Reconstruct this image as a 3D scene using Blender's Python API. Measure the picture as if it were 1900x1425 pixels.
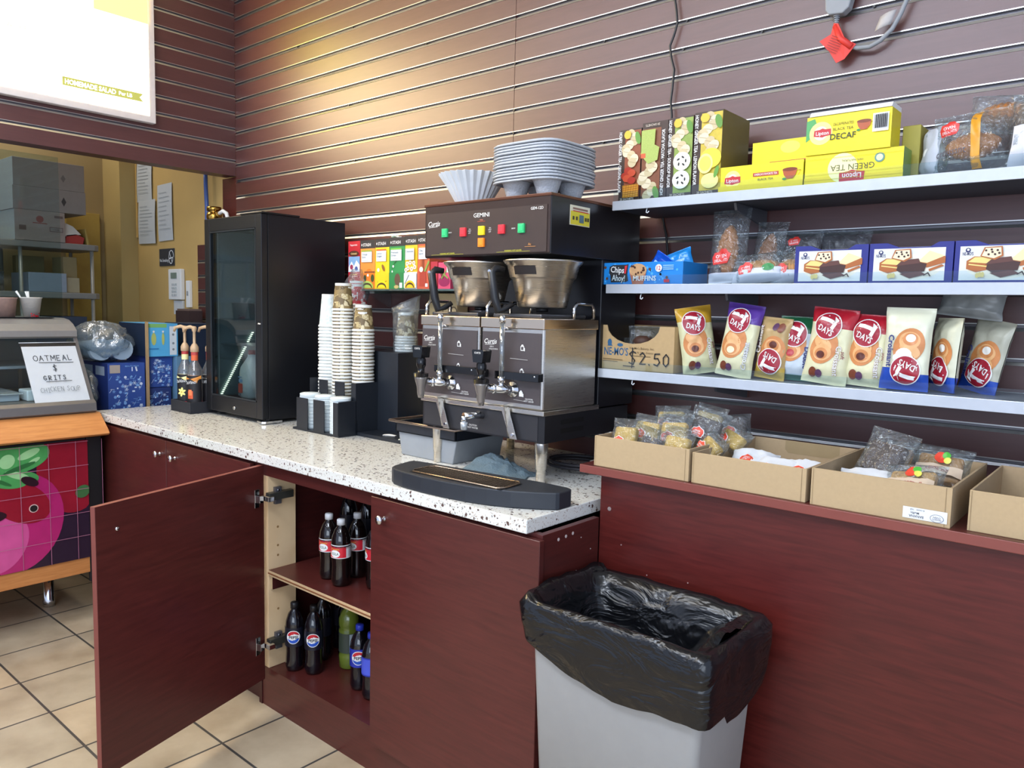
import bpy, math, random
from mathutils import Vector, Matrix, noise
random.seed(7)
PI = math.pi
for o in list(bpy.data.objects): bpy.data.objects.remove(o)
SC = bpy.context.scene
COL = SC.collection

# ---------------------------------------------------------------- camera
CAMZ = 1.61
cam = bpy.data.cameras.new('camera'); camo = bpy.data.objects.new('camera', cam); COL.objects.link(camo)
cam.sensor_width = 36.0; cam.lens = 36.0*1430/1900; cam.clip_start = .02; cam.clip_end = 60
r_ = Vector((.7579, .6519, .0234)).normalized(); f_ = Vector((-.6475, .7562, -.0948)).normalized()
u_ = r_.cross(f_).normalized(); r_ = f_.cross(u_)
M = Matrix((r_, u_, -f_)).transposed().to_4x4(); M.translation = Vector((0, 0, CAMZ))
camo.matrix_world = M
SC.camera = camo

# ---------------------------------------------------------------- exposure, world, lights
SC.view_settings.view_transform = 'Standard'; SC.view_settings.look = 'None'
SC.view_settings.gamma = 1; SC.view_settings.use_curve_mapping = False
SC.view_settings.exposure = 0.25
wd = bpy.data.worlds.new('world'); SC.world = wd; wd.use_nodes = True
bg = wd.node_tree.nodes['Background']; bg.inputs[0].default_value = (.62, .74, 1, 1); bg.inputs[1].default_value = 1.0
def area(name, loc, rot, sx, sy, power, col):
    l = bpy.data.lights.new(name, 'AREA'); l.shape = 'RECTANGLE'; l.size = sx; l.size_y = sy; l.energy = power; l.color = col
    o = bpy.data.objects.new(name, l); COL.objects.link(o); o.location = loc; o.rotation_euler = rot
    return o
area('shopfront_daylight', (1.9, -3.2, 1.9), (math.radians(90), 0, math.radians(18)), 4.0, 2.2, 95, (.78, .88, 1))
area('ceiling_light_front', (-.9, -.6, 3.5), (math.radians(12), 0, 0), 2.6, .7, 75, (.80, .88, 1))
area('ceiling_light_middle', (-2.6, .55, 3.5), (math.radians(10), 0, 0), 2.4, .4, 30, (.96, .98, 1))
area('back_room_light', (-5.7, 1.6, 3.35), (0, 0, 0), 1.0, .5, 13, (1, .95, .86))

# ---------------------------------------------------------------- materials
def lin(c):
    if isinstance(c, str):
        c = c.lstrip('#'); c = [int(c[i:i+2], 16)/255 for i in (0, 2, 4)]
        c = [x/12.92 if x <= .04045 else ((x+.055)/1.055)**2.4 for x in c]
    return (c[0], c[1], c[2], 1)
MC = {}
def newmat(name):
    m = bpy.data.materials.new(name); m.use_nodes = True; nt = m.node_tree
    for n in list(nt.nodes): nt.nodes.remove(n)
    out = nt.nodes.new('ShaderNodeOutputMaterial')
    return m, nt, out
def nd(nt, t, **k):
    n = nt.nodes.new(t)
    for a, b in k.items():
        if a.startswith('i_'): n.inputs[a[2:].replace('_', ' ')].default_value = b
        else: setattr(n, a, b)
    return n
def mt(col, rough=.5, metal=0, spec=.5, var=.08, sc=30, bump=0, coat=0, emit=0, alpha=1, trans=0):
    """plain material with a little procedural mottling"""
    key = (str(col), rough, metal, spec, var, sc, bump, coat, emit, alpha, trans)
    if key in MC: return MC[key]
    m, nt, out = newmat('mat_%d' % len(MC)); L = nt.links
    b = nd(nt, 'ShaderNodeBsdfPrincipled'); b.inputs['Roughness'].default_value = rough
    b.inputs['Metallic'].default_value = metal; b.inputs['Specular IOR Level'].default_value = spec
    b.inputs['Coat Weight'].default_value = coat; b.inputs['Alpha'].default_value = alpha
    b.inputs['Transmission Weight'].default_value = trans
    c = lin(col)
    tc = nd(nt, 'ShaderNodeTexCoord'); nz = nd(nt, 'ShaderNodeTexNoise'); nz.inputs['Scale'].default_value = sc; nz.inputs['Detail'].default_value = 3
    L.new(tc.outputs['Object'], nz.inputs['Vector'])
    mx = nd(nt, 'ShaderNodeMix', data_type='RGBA')
    mx.inputs[6].default_value = tuple(x*(1-var) for x in c[:3])+(1,); mx.inputs[7].default_value = tuple(min(1, x*(1+var)) for x in c[:3])+(1,)
    L.new(nz.outputs[0], mx.inputs[0]); L.new(mx.outputs[2], b.inputs['Base Color'])
    if bump:
        bp = nd(nt, 'ShaderNodeBump'); bp.inputs['Strength'].default_value = bump; bp.inputs['Distance'].default_value = .01
        L.new(nz.outputs[0], bp.inputs['Height']); L.new(bp.outputs[0], b.inputs['Normal'])
    if emit:
        L.new(mx.outputs[2], b.inputs['Emission Color']); b.inputs['Emission Strength'].default_value = emit
    L.new(b.outputs[0], out.inputs[0]); MC[key] = m
    return m
def wood(name, c1, c2, rough, stretch=(1, 1, 14), sc=7, coat=0, spec=.5):
    m, nt, out = newmat(name); L = nt.links
    b = nd(nt, 'ShaderNodeBsdfPrincipled'); b.inputs['Roughness'].default_value = rough; b.inputs['Coat Weight'].default_value = coat
    b.inputs['Specular IOR Level'].default_value = spec; b.inputs['Coat Roughness'].default_value = .25
    tc = nd(nt, 'ShaderNodeTexCoord'); mp = nd(nt, 'ShaderNodeMapping'); mp.inputs['Scale'].default_value = stretch
    nz = nd(nt, 'ShaderNodeTexNoise'); nz.inputs['Scale'].default_value = sc; nz.inputs['Detail'].default_value = 6; nz.inputs['Distortion'].default_value = .6
    n2 = nd(nt, 'ShaderNodeTexNoise'); n2.inputs['Scale'].default_value = 1.6; n2.inputs['Detail'].default_value = 2
    L.new(tc.outputs['Object'], mp.inputs['Vector']); L.new(mp.outputs[0], nz.inputs['Vector']); L.new(tc.outputs['Object'], n2.inputs['Vector'])
    a = nd(nt, 'ShaderNodeMath', operation='MULTIPLY_ADD'); a.inputs[1].default_value = .7; L.new(nz.outputs[0], a.inputs[0])
    s = nd(nt, 'ShaderNodeMath', operation='MULTIPLY'); s.inputs[1].default_value = .3; L.new(n2.outputs[0], s.inputs[0]); L.new(s.outputs[0], a.inputs[2])
    cr = nd(nt, 'ShaderNodeValToRGB'); cr.color_ramp.elements[0].position = .3; cr.color_ramp.elements[0].color = lin(c1)
    cr.color_ramp.elements[1].position = .7; cr.color_ramp.elements[1].color = lin(c2)
    L.new(a.outputs[0], cr.inputs[0]); L.new(cr.outputs[0], b.inputs['Base Color']); L.new(b.outputs[0], out.inputs[0])
    return m
def film(name, tint, gl=.2, rough=.12, op=0, bump=.6, bsc=60):
    """clear plastic film: see-through with wrinkled shine; op = share of cloudy plastic"""
    m, nt, out = newmat(name); L = nt.links
    t = nd(nt, 'ShaderNodeBsdfTransparent'); t.inputs[0].default_value = lin(tint)
    g = nd(nt, 'ShaderNodeBsdfGlossy'); g.inputs['Roughness'].default_value = rough
    tc = nd(nt, 'ShaderNodeTexCoord'); nz = nd(nt, 'ShaderNodeTexNoise'); nz.inputs['Scale'].default_value = bsc; nz.inputs['Detail'].default_value = 3; nz.inputs['Distortion'].default_value = 1.2
    bp = nd(nt, 'ShaderNodeBump'); bp.inputs['Strength'].default_value = bump; bp.inputs['Distance'].default_value = .02
    L.new(tc.outputs['Object'], nz.inputs['Vector']); L.new(nz.outputs[0], bp.inputs['Height']); L.new(bp.outputs[0], g.inputs['Normal'])
    fr = nd(nt, 'ShaderNodeLayerWeight'); L.new(bp.outputs[0], fr.inputs['Normal'])
    pw = nd(nt, 'ShaderNodeMath', operation='POWER'); pw.inputs[1].default_value = 3.5; L.new(fr.outputs['Facing'], pw.inputs[0])
    ad = nd(nt, 'ShaderNodeMath', operation='MULTIPLY_ADD'); ad.inputs[1].default_value = .75; ad.inputs[2].default_value = gl+.035; L.new(pw.outputs[0], ad.inputs[0])
    mx = nd(nt, 'ShaderNodeMixShader'); L.new(ad.outputs[0], mx.inputs[0]); L.new(t.outputs[0], mx.inputs[1]); L.new(g.outputs[0], mx.inputs[2])
    last = mx
    if op:
        d = nd(nt, 'ShaderNodeBsdfDiffuse'); d.inputs[0].default_value = lin(tint)
        m2 = nd(nt, 'ShaderNodeMixShader'); m2.inputs[0].default_value = op
        L.new(mx.outputs[0], m2.inputs[1]); L.new(d.outputs[0], m2.inputs[2]); last = m2
    L.new(last.outputs[0], out.inputs[0])
    return m
def floor_mat():
    m, nt, out = newmat('beige_floor_tile'); L = nt.links
    b = nd(nt, 'ShaderNodeBsdfPrincipled'); b.inputs['Roughness'].default_value = .42
    tc = nd(nt, 'ShaderNodeTexCoord'); mp = nd(nt, 'ShaderNodeMapping'); mp.inputs['Location'].default_value = (2.54, -1.375, 0)
    L.new(tc.outputs['Object'], mp.inputs['Vector'])
    br = nd(nt, 'ShaderNodeTexBrick'); br.offset = 0; br.squash = 1
    br.inputs['Scale'].default_value = 1; br.inputs['Mortar Size'].default_value = .005; br.inputs['Mortar Smooth'].default_value = .1
    br.inputs['Brick Width'].default_value = .344; br.inputs['Row Height'].default_value = .344; br.inputs['Bias'].default_value = 0
    br.inputs['Color1'].default_value = lin('#c8b79b'); br.inputs['Color2'].default_value = lin('#b3a994'); br.inputs['Mortar'].default_value = lin('#4d4c4a')
    L.new(mp.outputs[0], br.inputs['Vector'])
    nz = nd(nt, 'ShaderNodeTexNoise'); nz.inputs['Scale'].default_value = 5; nz.inputs['Detail'].default_value = 6; L.new(tc.outputs['Object'], nz.inputs['Vector'])
    cr = nd(nt, 'ShaderNodeValToRGB'); cr.color_ramp.elements[0].position = .3; cr.color_ramp.elements[0].color = (.72, .66, .6, 1)
    cr.color_ramp.elements[1].position = .7; cr.color_ramp.elements[1].color = (1.1, 1.08, 1.05, 1); L.new(nz.outputs[0], cr.inputs[0])
    mx = nd(nt, 'ShaderNodeMix', data_type='RGBA', blend_type='MULTIPLY'); mx.inputs[0].default_value = 1
    L.new(br.outputs[0], mx.inputs[6]); L.new(cr.outputs[0], mx.inputs[7]); L.new(mx.outputs[2], b.inputs['Base Color'])
    bp = nd(nt, 'ShaderNodeBump'); bp.inputs['Strength'].default_value = .4; bp.inputs['Distance'].default_value = .003; bp.invert = True
    L.new(br.outputs['Fac'], bp.inputs['Height']); L.new(bp.outputs[0], b.inputs['Normal']); L.new(b.outputs[0], out.inputs[0])
    return m
def quartz_mat():
    m, nt, out = newmat('speckled_quartz'); L = nt.links
    b = nd(nt, 'ShaderNodeBsdfPrincipled'); b.inputs['Roughness'].default_value = .16
    tc = nd(nt, 'ShaderNodeTexCoord'); prev = None
    base = nd(nt, 'ShaderNodeRGB'); base.outputs[0].default_value = lin('#dcdcd6'); prev = base.outputs[0]
    for sc, th, col, seed in ((62, .17, '#5f4a45', 0), (95, .15, '#8b8580', 3.3), (150, .15, '#a6917e', 7.1)):
        mp = nd(nt, 'ShaderNodeMapping'); mp.inputs['Location'].default_value = (seed, seed, seed); L.new(tc.outputs['Object'], mp.inputs[0])
        nz = nd(nt, 'ShaderNodeTexNoise'); nz.inputs['Scale'].default_value = sc*1.3; L.new(mp.outputs[0], nz.inputs['Vector'])
        ad = nd(nt, 'ShaderNodeVectorMath', operation='MULTIPLY_ADD'); ad.inputs[1].default_value = (.012,)*3
        L.new(nz.outputs[1], ad.inputs[0]); L.new(mp.outputs[0], ad.inputs[2])
        v = nd(nt, 'ShaderNodeTexVoronoi'); v.inputs['Scale'].default_value = sc; v.inputs['Randomness'].default_value = 1; L.new(ad.outputs[0], v.inputs['Vector'])
        sp = nd(nt, 'ShaderNodeSeparateColor'); L.new(v.outputs['Color'], sp.inputs[0])
        # only some cells hold a chip, of its own size
        mu = nd(nt, 'ShaderNodeMath', operation='MULTIPLY_ADD'); mu.inputs[1].default_value = .42; mu.inputs[2].default_value = th-.22; L.new(sp.outputs[0], mu.inputs[0])
        lt = nd(nt, 'ShaderNodeMath', operation='LESS_THAN'); L.new(v.outputs['Distance'], lt.inputs[0]); L.new(mu.outputs[0], lt.inputs[1])
        mx = nd(nt, 'ShaderNodeMix', data_type='RGBA'); mx.inputs[7].default_value = lin(col)
        L.new(lt.outputs[0], mx.inputs[0]); L.new(prev, mx.inputs[6]); prev = mx.outputs[2]
    L.new(prev, b.inputs['Base Color']); L.new(b.outputs[0], out.inputs[0])
    return m
def patch_mat(name, cols, sc=40):
    """printed paper in patches (kraft cup artwork, scattered icons)"""
    m, nt, out = newmat(name); L = nt.links
    b = nd(nt, 'ShaderNodeBsdfPrincipled'); b.inputs['Roughness'].default_value = .55
    tc = nd(nt, 'ShaderNodeTexCoord'); v = nd(nt, 'ShaderNodeTexVoronoi', distance='CHEBYCHEV'); v.inputs['Scale'].default_value = sc; L.new(tc.outputs['Object'], v.inputs['Vector'])
    nz = nd(nt, 'ShaderNodeTexNoise'); nz.inputs['Scale'].default_value = sc*4; L.new(tc.outputs['Object'], nz.inputs['Vector'])
    sp = nd(nt, 'ShaderNodeSeparateColor'); L.new(v.outputs['Color'], sp.inputs[0])
    a = nd(nt, 'ShaderNodeMath', operation='MULTIPLY_ADD'); a.inputs[1].default_value = .35; a.inputs[2].default_value = -.1; L.new(nz.outputs[0], a.inputs[0])
    a2 = nd(nt, 'ShaderNodeMath', operation='ADD'); L.new(sp.outputs[0], a2.inputs[0]); L.new(a.outputs[0], a2.inputs[1])
    cr = nd(nt, 'ShaderNodeValToRGB'); cr.color_ramp.interpolation = 'CONSTANT'
    for i, (p, c) in enumerate(cols):
        e = cr.color_ramp.elements[i] if i < 2 else cr.color_ramp.elements.new(p)
        e.position = p; e.color = lin(c)
    L.new(a2.outputs[0], cr.inputs[0]); L.new(cr.outputs[0], b.inputs['Base Color']); L.new(b.outputs[0], out.inputs[0])
    return m
def brushed(name, col, rough=.28, stretch=(2, 2, 160)):
    m, nt, out = newmat(name); L = nt.links
    b = nd(nt, 'ShaderNodeBsdfPrincipled'); b.inputs['Metallic'].default_value = 1; b.inputs['Base Color'].default_value = lin(col)
    tc = nd(nt, 'ShaderNodeTexCoord'); mp = nd(nt, 'ShaderNodeMapping'); mp.inputs['Scale'].default_value = stretch
    nz = nd(nt, 'ShaderNodeTexNoise'); nz.inputs['Scale'].default_value = 4; nz.inputs['Detail'].default_value = 4
    L.new(tc.outputs['Object'], mp.inputs[0]); L.new(mp.outputs[0], nz.inputs['Vector'])
    mr = nd(nt, 'ShaderNodeMapRange'); mr.inputs[3].default_value = rough-.1; mr.inputs[4].default_value = rough+.14
    L.new(nz.outputs[0], mr.inputs[0]); L.new(mr.outputs[0], b.inputs['Roughness']); L.new(b.outputs[0], out.inputs[0])
    return m
MAHOG = wood('mahogany_laminate', '#451c19', '#5a2622', .34, (1, 1, 12), 7)
SLATW = wood('slatwall_laminate', '#4c2624', '#58302d', .40, (1, 1, 10), 6, spec=.9)
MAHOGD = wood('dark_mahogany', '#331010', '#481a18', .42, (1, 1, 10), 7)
PINE = wood('pine_board', '#c9a77c', '#dcc199', .6, (8, 1, 1), 6)
OAK = wood('orange_oak', '#b5713c', '#cf8d52', .4, (1, 1, 12), 9)
EDGE = mt('#7d3f36', .45)
PLY = mt('#c7a981', .6)
STEEL = brushed('brushed_steel', '#c9c4bc'); CHROME = mt('#d8dade', .12, 1, var=.02)
ALU = brushed('slot_aluminium', '#d9d9d6', .32, (160, 2, 2)); ALUD = mt('#77757a', .5, .8)
BLACK = mt('#17171a', .42, var=.15); BLKG = mt('#0e0e11', .16, var=.1); BLKM = mt('#22242b', .55, var=.12)
CARD = mt('#b39a75', .8, sc=120, var=.06); CARDIN = mt('#a58f70', .85, sc=90, var=.08); CARDE = mt('#8c7656', .85)
WHITE = mt('#e6e6e4', .45, var=.02); PAPER = mt('#dcdfe2', .7, var=.03); INK = mt('#222226', .6, var=0)
RED = mt('#c3202c', .4, var=.04); NAVY = mt('#22287c', .45, var=.05); YEL = mt('#f2df1b', .35, var=.04); GREEN = mt('#2f8a45', .4)
QUARTZ = quartz_mat(); FLOOR = floor_mat()
CLEAR = film('clear_film', '#f4f6f8', .05, .1, 0); CLOUD = film('cloudy_film', '#dfe6ea', .07, .14, .07); BAGF = film('crinkled_bag', '#eaf0f3', .05, .1, .035, 1.0, 32)
BAGH = film('heavy_crinkled_bag', '#d3dfe6', .16, .12, .14, 1.0, 14); SLEEVE = film('flat_sleeve', '#f4f6f8', .01, .08, 0, .08, 8)
GLASS = film('clear_glass', '#e9f2f0', .0, .03, 0, 0, 1); DGLASS = film('tinted_door_glass', '#d3dcdd', .01, .03, 0, 0, 3)
ACRYL = film('clear_acrylic', '#f2f8fa', .0, .04, 0, 0, 1)
KRAFT = patch_mat('kraft_cup_print', [(0, '#6e5c3e'), (.3, '#8f7a50'), (.55, '#5a4a33'), (.75, '#b7a577'), (.92, '#d8cba6')], 45)

# ---------------------------------------------------------------- mesh builder
_TX = {}
def glyphs(s, bold):
    k = (s, bold)
    if k in _TX: return _TX[k]
    cu = bpy.data.curves.new('t', 'FONT'); cu.body = s; cu.size = 1; cu.resolution_u = 2; cu.offset = .013*bold
    ob = bpy.data.objects.new('t', cu); me = bpy.data.meshes.new_from_object(ob)
    vs = [(v.co.x, v.co.y) for v in me.vertices]; fs = [tuple(p.vertices) for p in me.polygons]
    bpy.data.objects.remove(ob); bpy.data.curves.remove(cu); bpy.data.meshes.remove(me)
    if not vs: vs = [(0, 0)]
    x0 = min(v[0] for v in vs); x1 = max(v[0] for v in vs)
    _TX[k] = (vs, fs, x0, x1); return _TX[k]
STROKE = {'O': [[(.5, 1), (.15, .85), (0, .5), (.15, .12), (.5, 0), (.8, .15), (.9, .5), (.8, .85), (.5, 1)]], 'A': [[(0, 0), (.4, 1), (.8, 0)], [(.12, .4), (.68, .4)]],
 'T': [[(0, 1), (.85, .97)], [(.42, 1), (.42, 0)]], 'M': [[(0, 0), (.05, 1), (.45, .35), (.85, 1), (.9, 0)]], 'E': [[(.7, 1), (0, .97), (.03, 0), (.7, .02)], [(0, .5), (.55, .5)]],
 'L': [[(0, 1), (.05, 0), (.7, .03)]], 'G': [[(.75, .85), (.45, 1), (.1, .75), (.05, .3), (.35, 0), (.7, .15), (.7, .42), (.4, .42)]], 'R': [[(0, 0), (.02, 1), (.6, .9), (.6, .6), (.03, .5), (.7, 0)]],
 'I': [[(0, 1), (.6, 1)], [(.3, 1), (.3, 0)], [(0, 0), (.6, 0)]], 'S': [[(.7, .85), (.4, 1), (.1, .78), (.6, .4), (.55, .08), (.25, 0), (0, .15)]], 'C': [[(.75, .85), (.4, 1), (.05, .6), (.1, .15), (.4, 0), (.75, .12)]],
 'H': [[(0, 1), (.02, 0)], [(.65, 1), (.65, 0)], [(0, .5), (.65, .52)]], 'K': [[(0, 1), (0, 0)], [(.65, 1), (.02, .45), (.7, 0)]], 'N': [[(0, 0), (.02, 1), (.65, 0), (.7, 1)]], 'U': [[(0, 1), (.05, .2), (.35, 0), (.65, .2), (.7, 1)]],
 'P': [[(0, 0), (.02, 1), (.55, .92), (.6, .62), (.03, .48)]], '$': [[(.75, .82), (.4, .95), (.1, .75), (.65, .35), (.5, .08), (.05, .18)], [(.4, 1.15), (.38, -.15)]],
 '2': [[(.05, .8), (.35, 1), (.65, .75), (.05, .03), (.7, .05)]], '5': [[(.65, 1), (.1, .97), (.05, .58), (.45, .62), (.65, .3), (.4, 0), (.02, .1)]], '0': [[(.35, 1), (.05, .7), (.08, .2), (.35, 0), (.62, .25), (.62, .75), (.35, 1)]],
 '.': [[(.1, .06), (.16, 0)]], ' ': []}
class MB:
    def __init__(s, off=(0, 0, 0), mat=None):
        s.v = []; s.f = []; s.mi = []; s.mats = []; s.sm = []; s.off = Vector(off); s.T = mat
    def m(s, mat):
        if mat not in s.mats: s.mats.append(mat)
        return s.mats.index(mat)
    def av(s, p):
        p = Vector(p)
        if s.T: p = s.T @ p
        s.v.append(p - s.off); return len(s.v)-1
    def af(s, idx, mat, sm=False):
        s.f.append(tuple(idx)); s.mi.append(s.m(mat)); s.sm.append(sm)
    def poly(s, pts, mat, sm=False): s.af([s.av(p) for p in pts], mat, sm)
    def box(s, x0, y0, z0, x1, y1, z1, mat, top=None, front=None):
        i = [s.av(p) for p in ((x0,y0,z0),(x1,y0,z0),(x1,y1,z0),(x0,y1,z0),(x0,y0,z1),(x1,y0,z1),(x1,y1,z1),(x0,y1,z1))]
        for k, q in enumerate(((0,3,2,1),(4,5,6,7),(0,1,5,4),(1,2,6,5),(2,3,7,6),(3,0,4,7))):
            s.af([i[j] for j in q], top if (k == 1 and top) else front if (k == 2 and front) else mat)
        return s
    def prism(s, pts, a0, a1, mat, ax='z', sm=False):
        """extrude a closed outline (2D) along an axis"""
        def P(p, a): return {'z': (p[0], p[1], a), 'x': (a, p[0], p[1]), 'y': (p[0], a, p[1])}[ax]
        lo = [s.av(P(p, a0)) for p in pts]; hi = [s.av(P(p, a1)) for p in pts]; n = len(pts)
        s.af(lo[::-1], mat); s.af(hi, mat)
        for i in range(n): s.af((lo[i], lo[(i+1) % n], hi[(i+1) % n], hi[i]), mat, sm)
        return s
    def tube(s, pts, r, mat, n=10, caps=True, closed=False):
        pts = [Vector(p) for p in pts]; N = len(pts); rs = r if isinstance(r, (list, tuple)) else [r]*N
        rings = []; up = None
        for i, p in enumerate(pts):
            a = pts[(i-1) % N] if (i > 0 or closed) else p; b = pts[(i+1) % N] if (i < N-1 or closed) else p
            t = (b-a).normalized()
            if up is None: up = Vector((0, 0, 1)) if abs(t.z) < .9 else Vector((1, 0, 0))
            x = t.cross(up)
            if x.length < 1e-4: x = t.cross(Vector((1, .3, 0)))
            x.normalize(); y = x.cross(t); up = y
            rings.append([s.av(p + (x*math.cos(2*PI*k/n)+y*math.sin(2*PI*k/n))*rs[i]) for k in range(n)])
        for i in range(N if closed else N-1):
            A = rings[i]; Bq = rings[(i+1) % N]
            for k in range(n): s.af((A[k], A[(k+1) % n], Bq[(k+1) % n], Bq[k]), mat, True)
        if caps and not closed: s.af(rings[0][::-1], mat); s.af(rings[-1], mat)
        return s
    def lathe(s, prof, mat, c=(0, 0, 0), n=24, matf=None, flute=0, fn=0, sq=None, cap=True):
        rings = []
        for j, (r, z) in enumerate(prof):
            ring = []
            for k in range(n):
                a = 2*PI*k/n; rr = r
                if fn: rr = r*(1+flute*(j/(len(prof)-1))*(1 if k % 2 else -1))
                cx, sy = math.cos(a), math.sin(a)
                if sq:
                    q = (abs(cx)**sq+abs(sy)**sq)**(-1/sq); cx *= q; sy *= q
                ring.append(s.av((c[0]+rr*cx, c[1]+rr*sy, c[2]+z)))
            rings.append(ring)
        for j in range(len(prof)-1):
            mm = matf(j) if matf else mat
            for k in range(n): s.af((rings[j][k], rings[j][(k+1) % n], rings[j+1][(k+1) % n], rings[j+1][k]), mm, not fn)
        if cap:
            if prof[0][0] > 1e-5: s.af(rings[0][::-1], matf(0) if matf else mat)
            if prof[-1][0] > 1e-5: s.af(rings[-1], matf(len(prof)-2) if matf else mat)
        return s
    def grid(s, fn, nu, nv, mat, sm=True, matf=None, flip=False):
        g = [[s.av(fn(i/nu, j/nv)) for i in range(nu+1)] for j in range(nv+1)]
        for j in range(nv):
            for i in range(nu):
                q = (g[j][i], g[j][i+1], g[j+1][i+1], g[j+1][i])
                s.af(q[::-1] if flip else q, matf((i+.5)/nu, (j+.5)/nv) if matf else mat, sm)
        return s
    def build(s, name, parent=None, bevel=0, seg=2, loc=None, solid=0, sub=0):
        me = bpy.data.meshes.new(name)
        vs = s.v
        if loc is not None: vs = [p-Vector(loc) for p in vs]
        me.from_pydata([tuple(p) for p in vs], [], s.f)
        for m in s.mats: me.materials.append(m)
        me.polygons.foreach_set('material_index', s.mi); me.polygons.foreach_set('use_smooth', s.sm); me.update()
        o = bpy.data.objects.new(name, me); COL.objects.link(o)
        if loc is not None: o.location = loc
        if parent: o.parent = parent
        if sub: md = o.modifiers.new('s', 'SUBSURF'); md.levels = sub; md.render_levels = sub
        if solid: md = o.modifiers.new('t', 'SOLIDIFY'); md.thickness = solid
        if bevel:
            md = o.modifiers.new('b', 'BEVEL'); md.width = bevel; md.segments = seg; md.limit_method = 'ANGLE'; md.angle_limit = math.radians(40)
        return o
class Print:
    """artwork laid on a surface S(u,v,off) -> point, each shape a hair above the last"""
    def __init__(s, mb, S, step=.00025, base=.0004, curved=False):
        s.mb = mb; s.S = S; s.k = 0; s.step = step; s.base = base; s.c = curved
    def off(s): s.k += 1; return s.base + s.k*s.step
    def rect(s, u0, v0, u1, v1, mat, n=None):
        o = s.off(); n = n or (10 if s.c else 1)
        s.mb.grid(lambda a, b: s.S(u0+(u1-u0)*a, v0+(v1-v0)*b, o), n, n, mat, sm=s.c)
    def fan(s, pts, mat, rings=None):
        o = s.off(); rings = rings or (4 if s.c else 1)
        cu = sum(p[0] for p in pts)/len(pts); cv = sum(p[1] for p in pts)/len(pts)
        if not s.c:
            s.mb.af([s.mb.av(s.S(p[0], p[1], o)) for p in pts], mat); return
        c = s.mb.av(s.S(cu, cv, o)); prev = None
        for r in range(1, rings+1):
            t = r/rings; cur = [s.mb.av(s.S(cu+(p[0]-cu)*t, cv+(p[1]-cv)*t, o)) for p in pts]; n = len(pts)
            for i in range(n):
                if prev is None: s.mb.af((c, cur[i], cur[(i+1) % n]), mat, True)
                else: s.mb.af((prev[i], cur[i], cur[(i+1) % n], prev[(i+1) % n]), mat, True)
            prev = cur
    def disc(s, u, v, ru, mat, rv=None, n=24, rot=0):
        rv = rv or ru; cr, sr = math.cos(rot), math.sin(rot)
        s.fan([(u+ru*math.cos(a)*cr-rv*math.sin(a)*sr, v+ru*math.cos(a)*sr+rv*math.sin(a)*cr) for a in [2*PI*k/n for k in range(n)]], mat)
    def text(s, t, u, v, h, mat, al='C', rot=0, sx=1, bold=1, maxw=None, sk=0):
        vs, fs, x0, x1 = glyphs(t, bold); sc = h/.70; w = (x1-x0)*sc*sx
        if maxw and w > maxw: sx *= maxw/w; w = maxw
        du = {'C': -w/2, 'L': 0, 'R': -w}[al]; o = s.off(); cr, sr = math.cos(rot), math.sin(rot); base = len(s.mb.v)
        for x, y in vs:
            a = (x-x0)*sc*sx+du+sk*y*sc; b = (y-.35)*sc
            s.mb.av(s.S(u+a*cr-b*sr, v+a*sr+b*cr, o))
        for f in fs: s.mb.af([base+i for i in f], mat)
    def stroke(s, pts, w, mat):
        o = s.off()
        for a, b in zip(pts, pts[1:]):
            d = Vector((b[0]-a[0], b[1]-a[1])); L = d.length
            if L < 1e-6: continue
            d /= L; n = Vector((-d.y, d.x))*w/2; e = d*w*.3
            q = [(a[0]-e.x+n.x, a[1]-e.y+n.y), (a[0]-e.x-n.x, a[1]-e.y-n.y), (b[0]+e.x-n.x, b[1]+e.y-n.y), (b[0]+e.x+n.x, b[1]+e.y+n.y)]
            s.mb.af([s.mb.av(s.S(p[0], p[1], o)) for p in q], mat)
    def hand(s, t, u, v, h, w, mat, sp=.35, jit=.06, wd=.72):
        rnd = random.Random(t)
        for ch in t:
            dy = (rnd.random()-.5)*jit*h
            for st in STROKE[ch]: s.stroke([(u+p[0]*h*wd, v+p[1]*h+dy) for p in st], w, mat)
            u += h*wd*(.9+sp) if ch not in ' .I' else h*wd*(.55+sp)
def flat(O, U, V):
    O = Vector(O); U = Vector(U).normalized(); V = Vector(V).normalized(); N = U.cross(V)
    return lambda u, v, o: O+U*u+V*v+N*o
def frontS(x0, y, z0): return flat((x0, y, z0), (1, 0, 0), (0, 0, 1))     # faces -Y
def rightS(x, y0, z0): return flat((x, y0, z0), (0, 1, 0), (0, 0, 1))     # faces +X
def topS(x0, y0, z): return flat((x0, y0, z), (1, 0, 0), (0, 1, 0))
def cylS(c, R, a0=-PI/2):
    """u = arc length from the direction a0, v = height"""
    return lambda u, v, o: Vector((c[0]+((R(v) if callable(R) else R)+o)*math.cos(a0+u/(R(v) if callable(R) else R)), c[1]+((R(v) if callable(R) else R)+o)*math.sin(a0+u/(R(v) if callable(R) else R)), c[2]+v))

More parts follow.
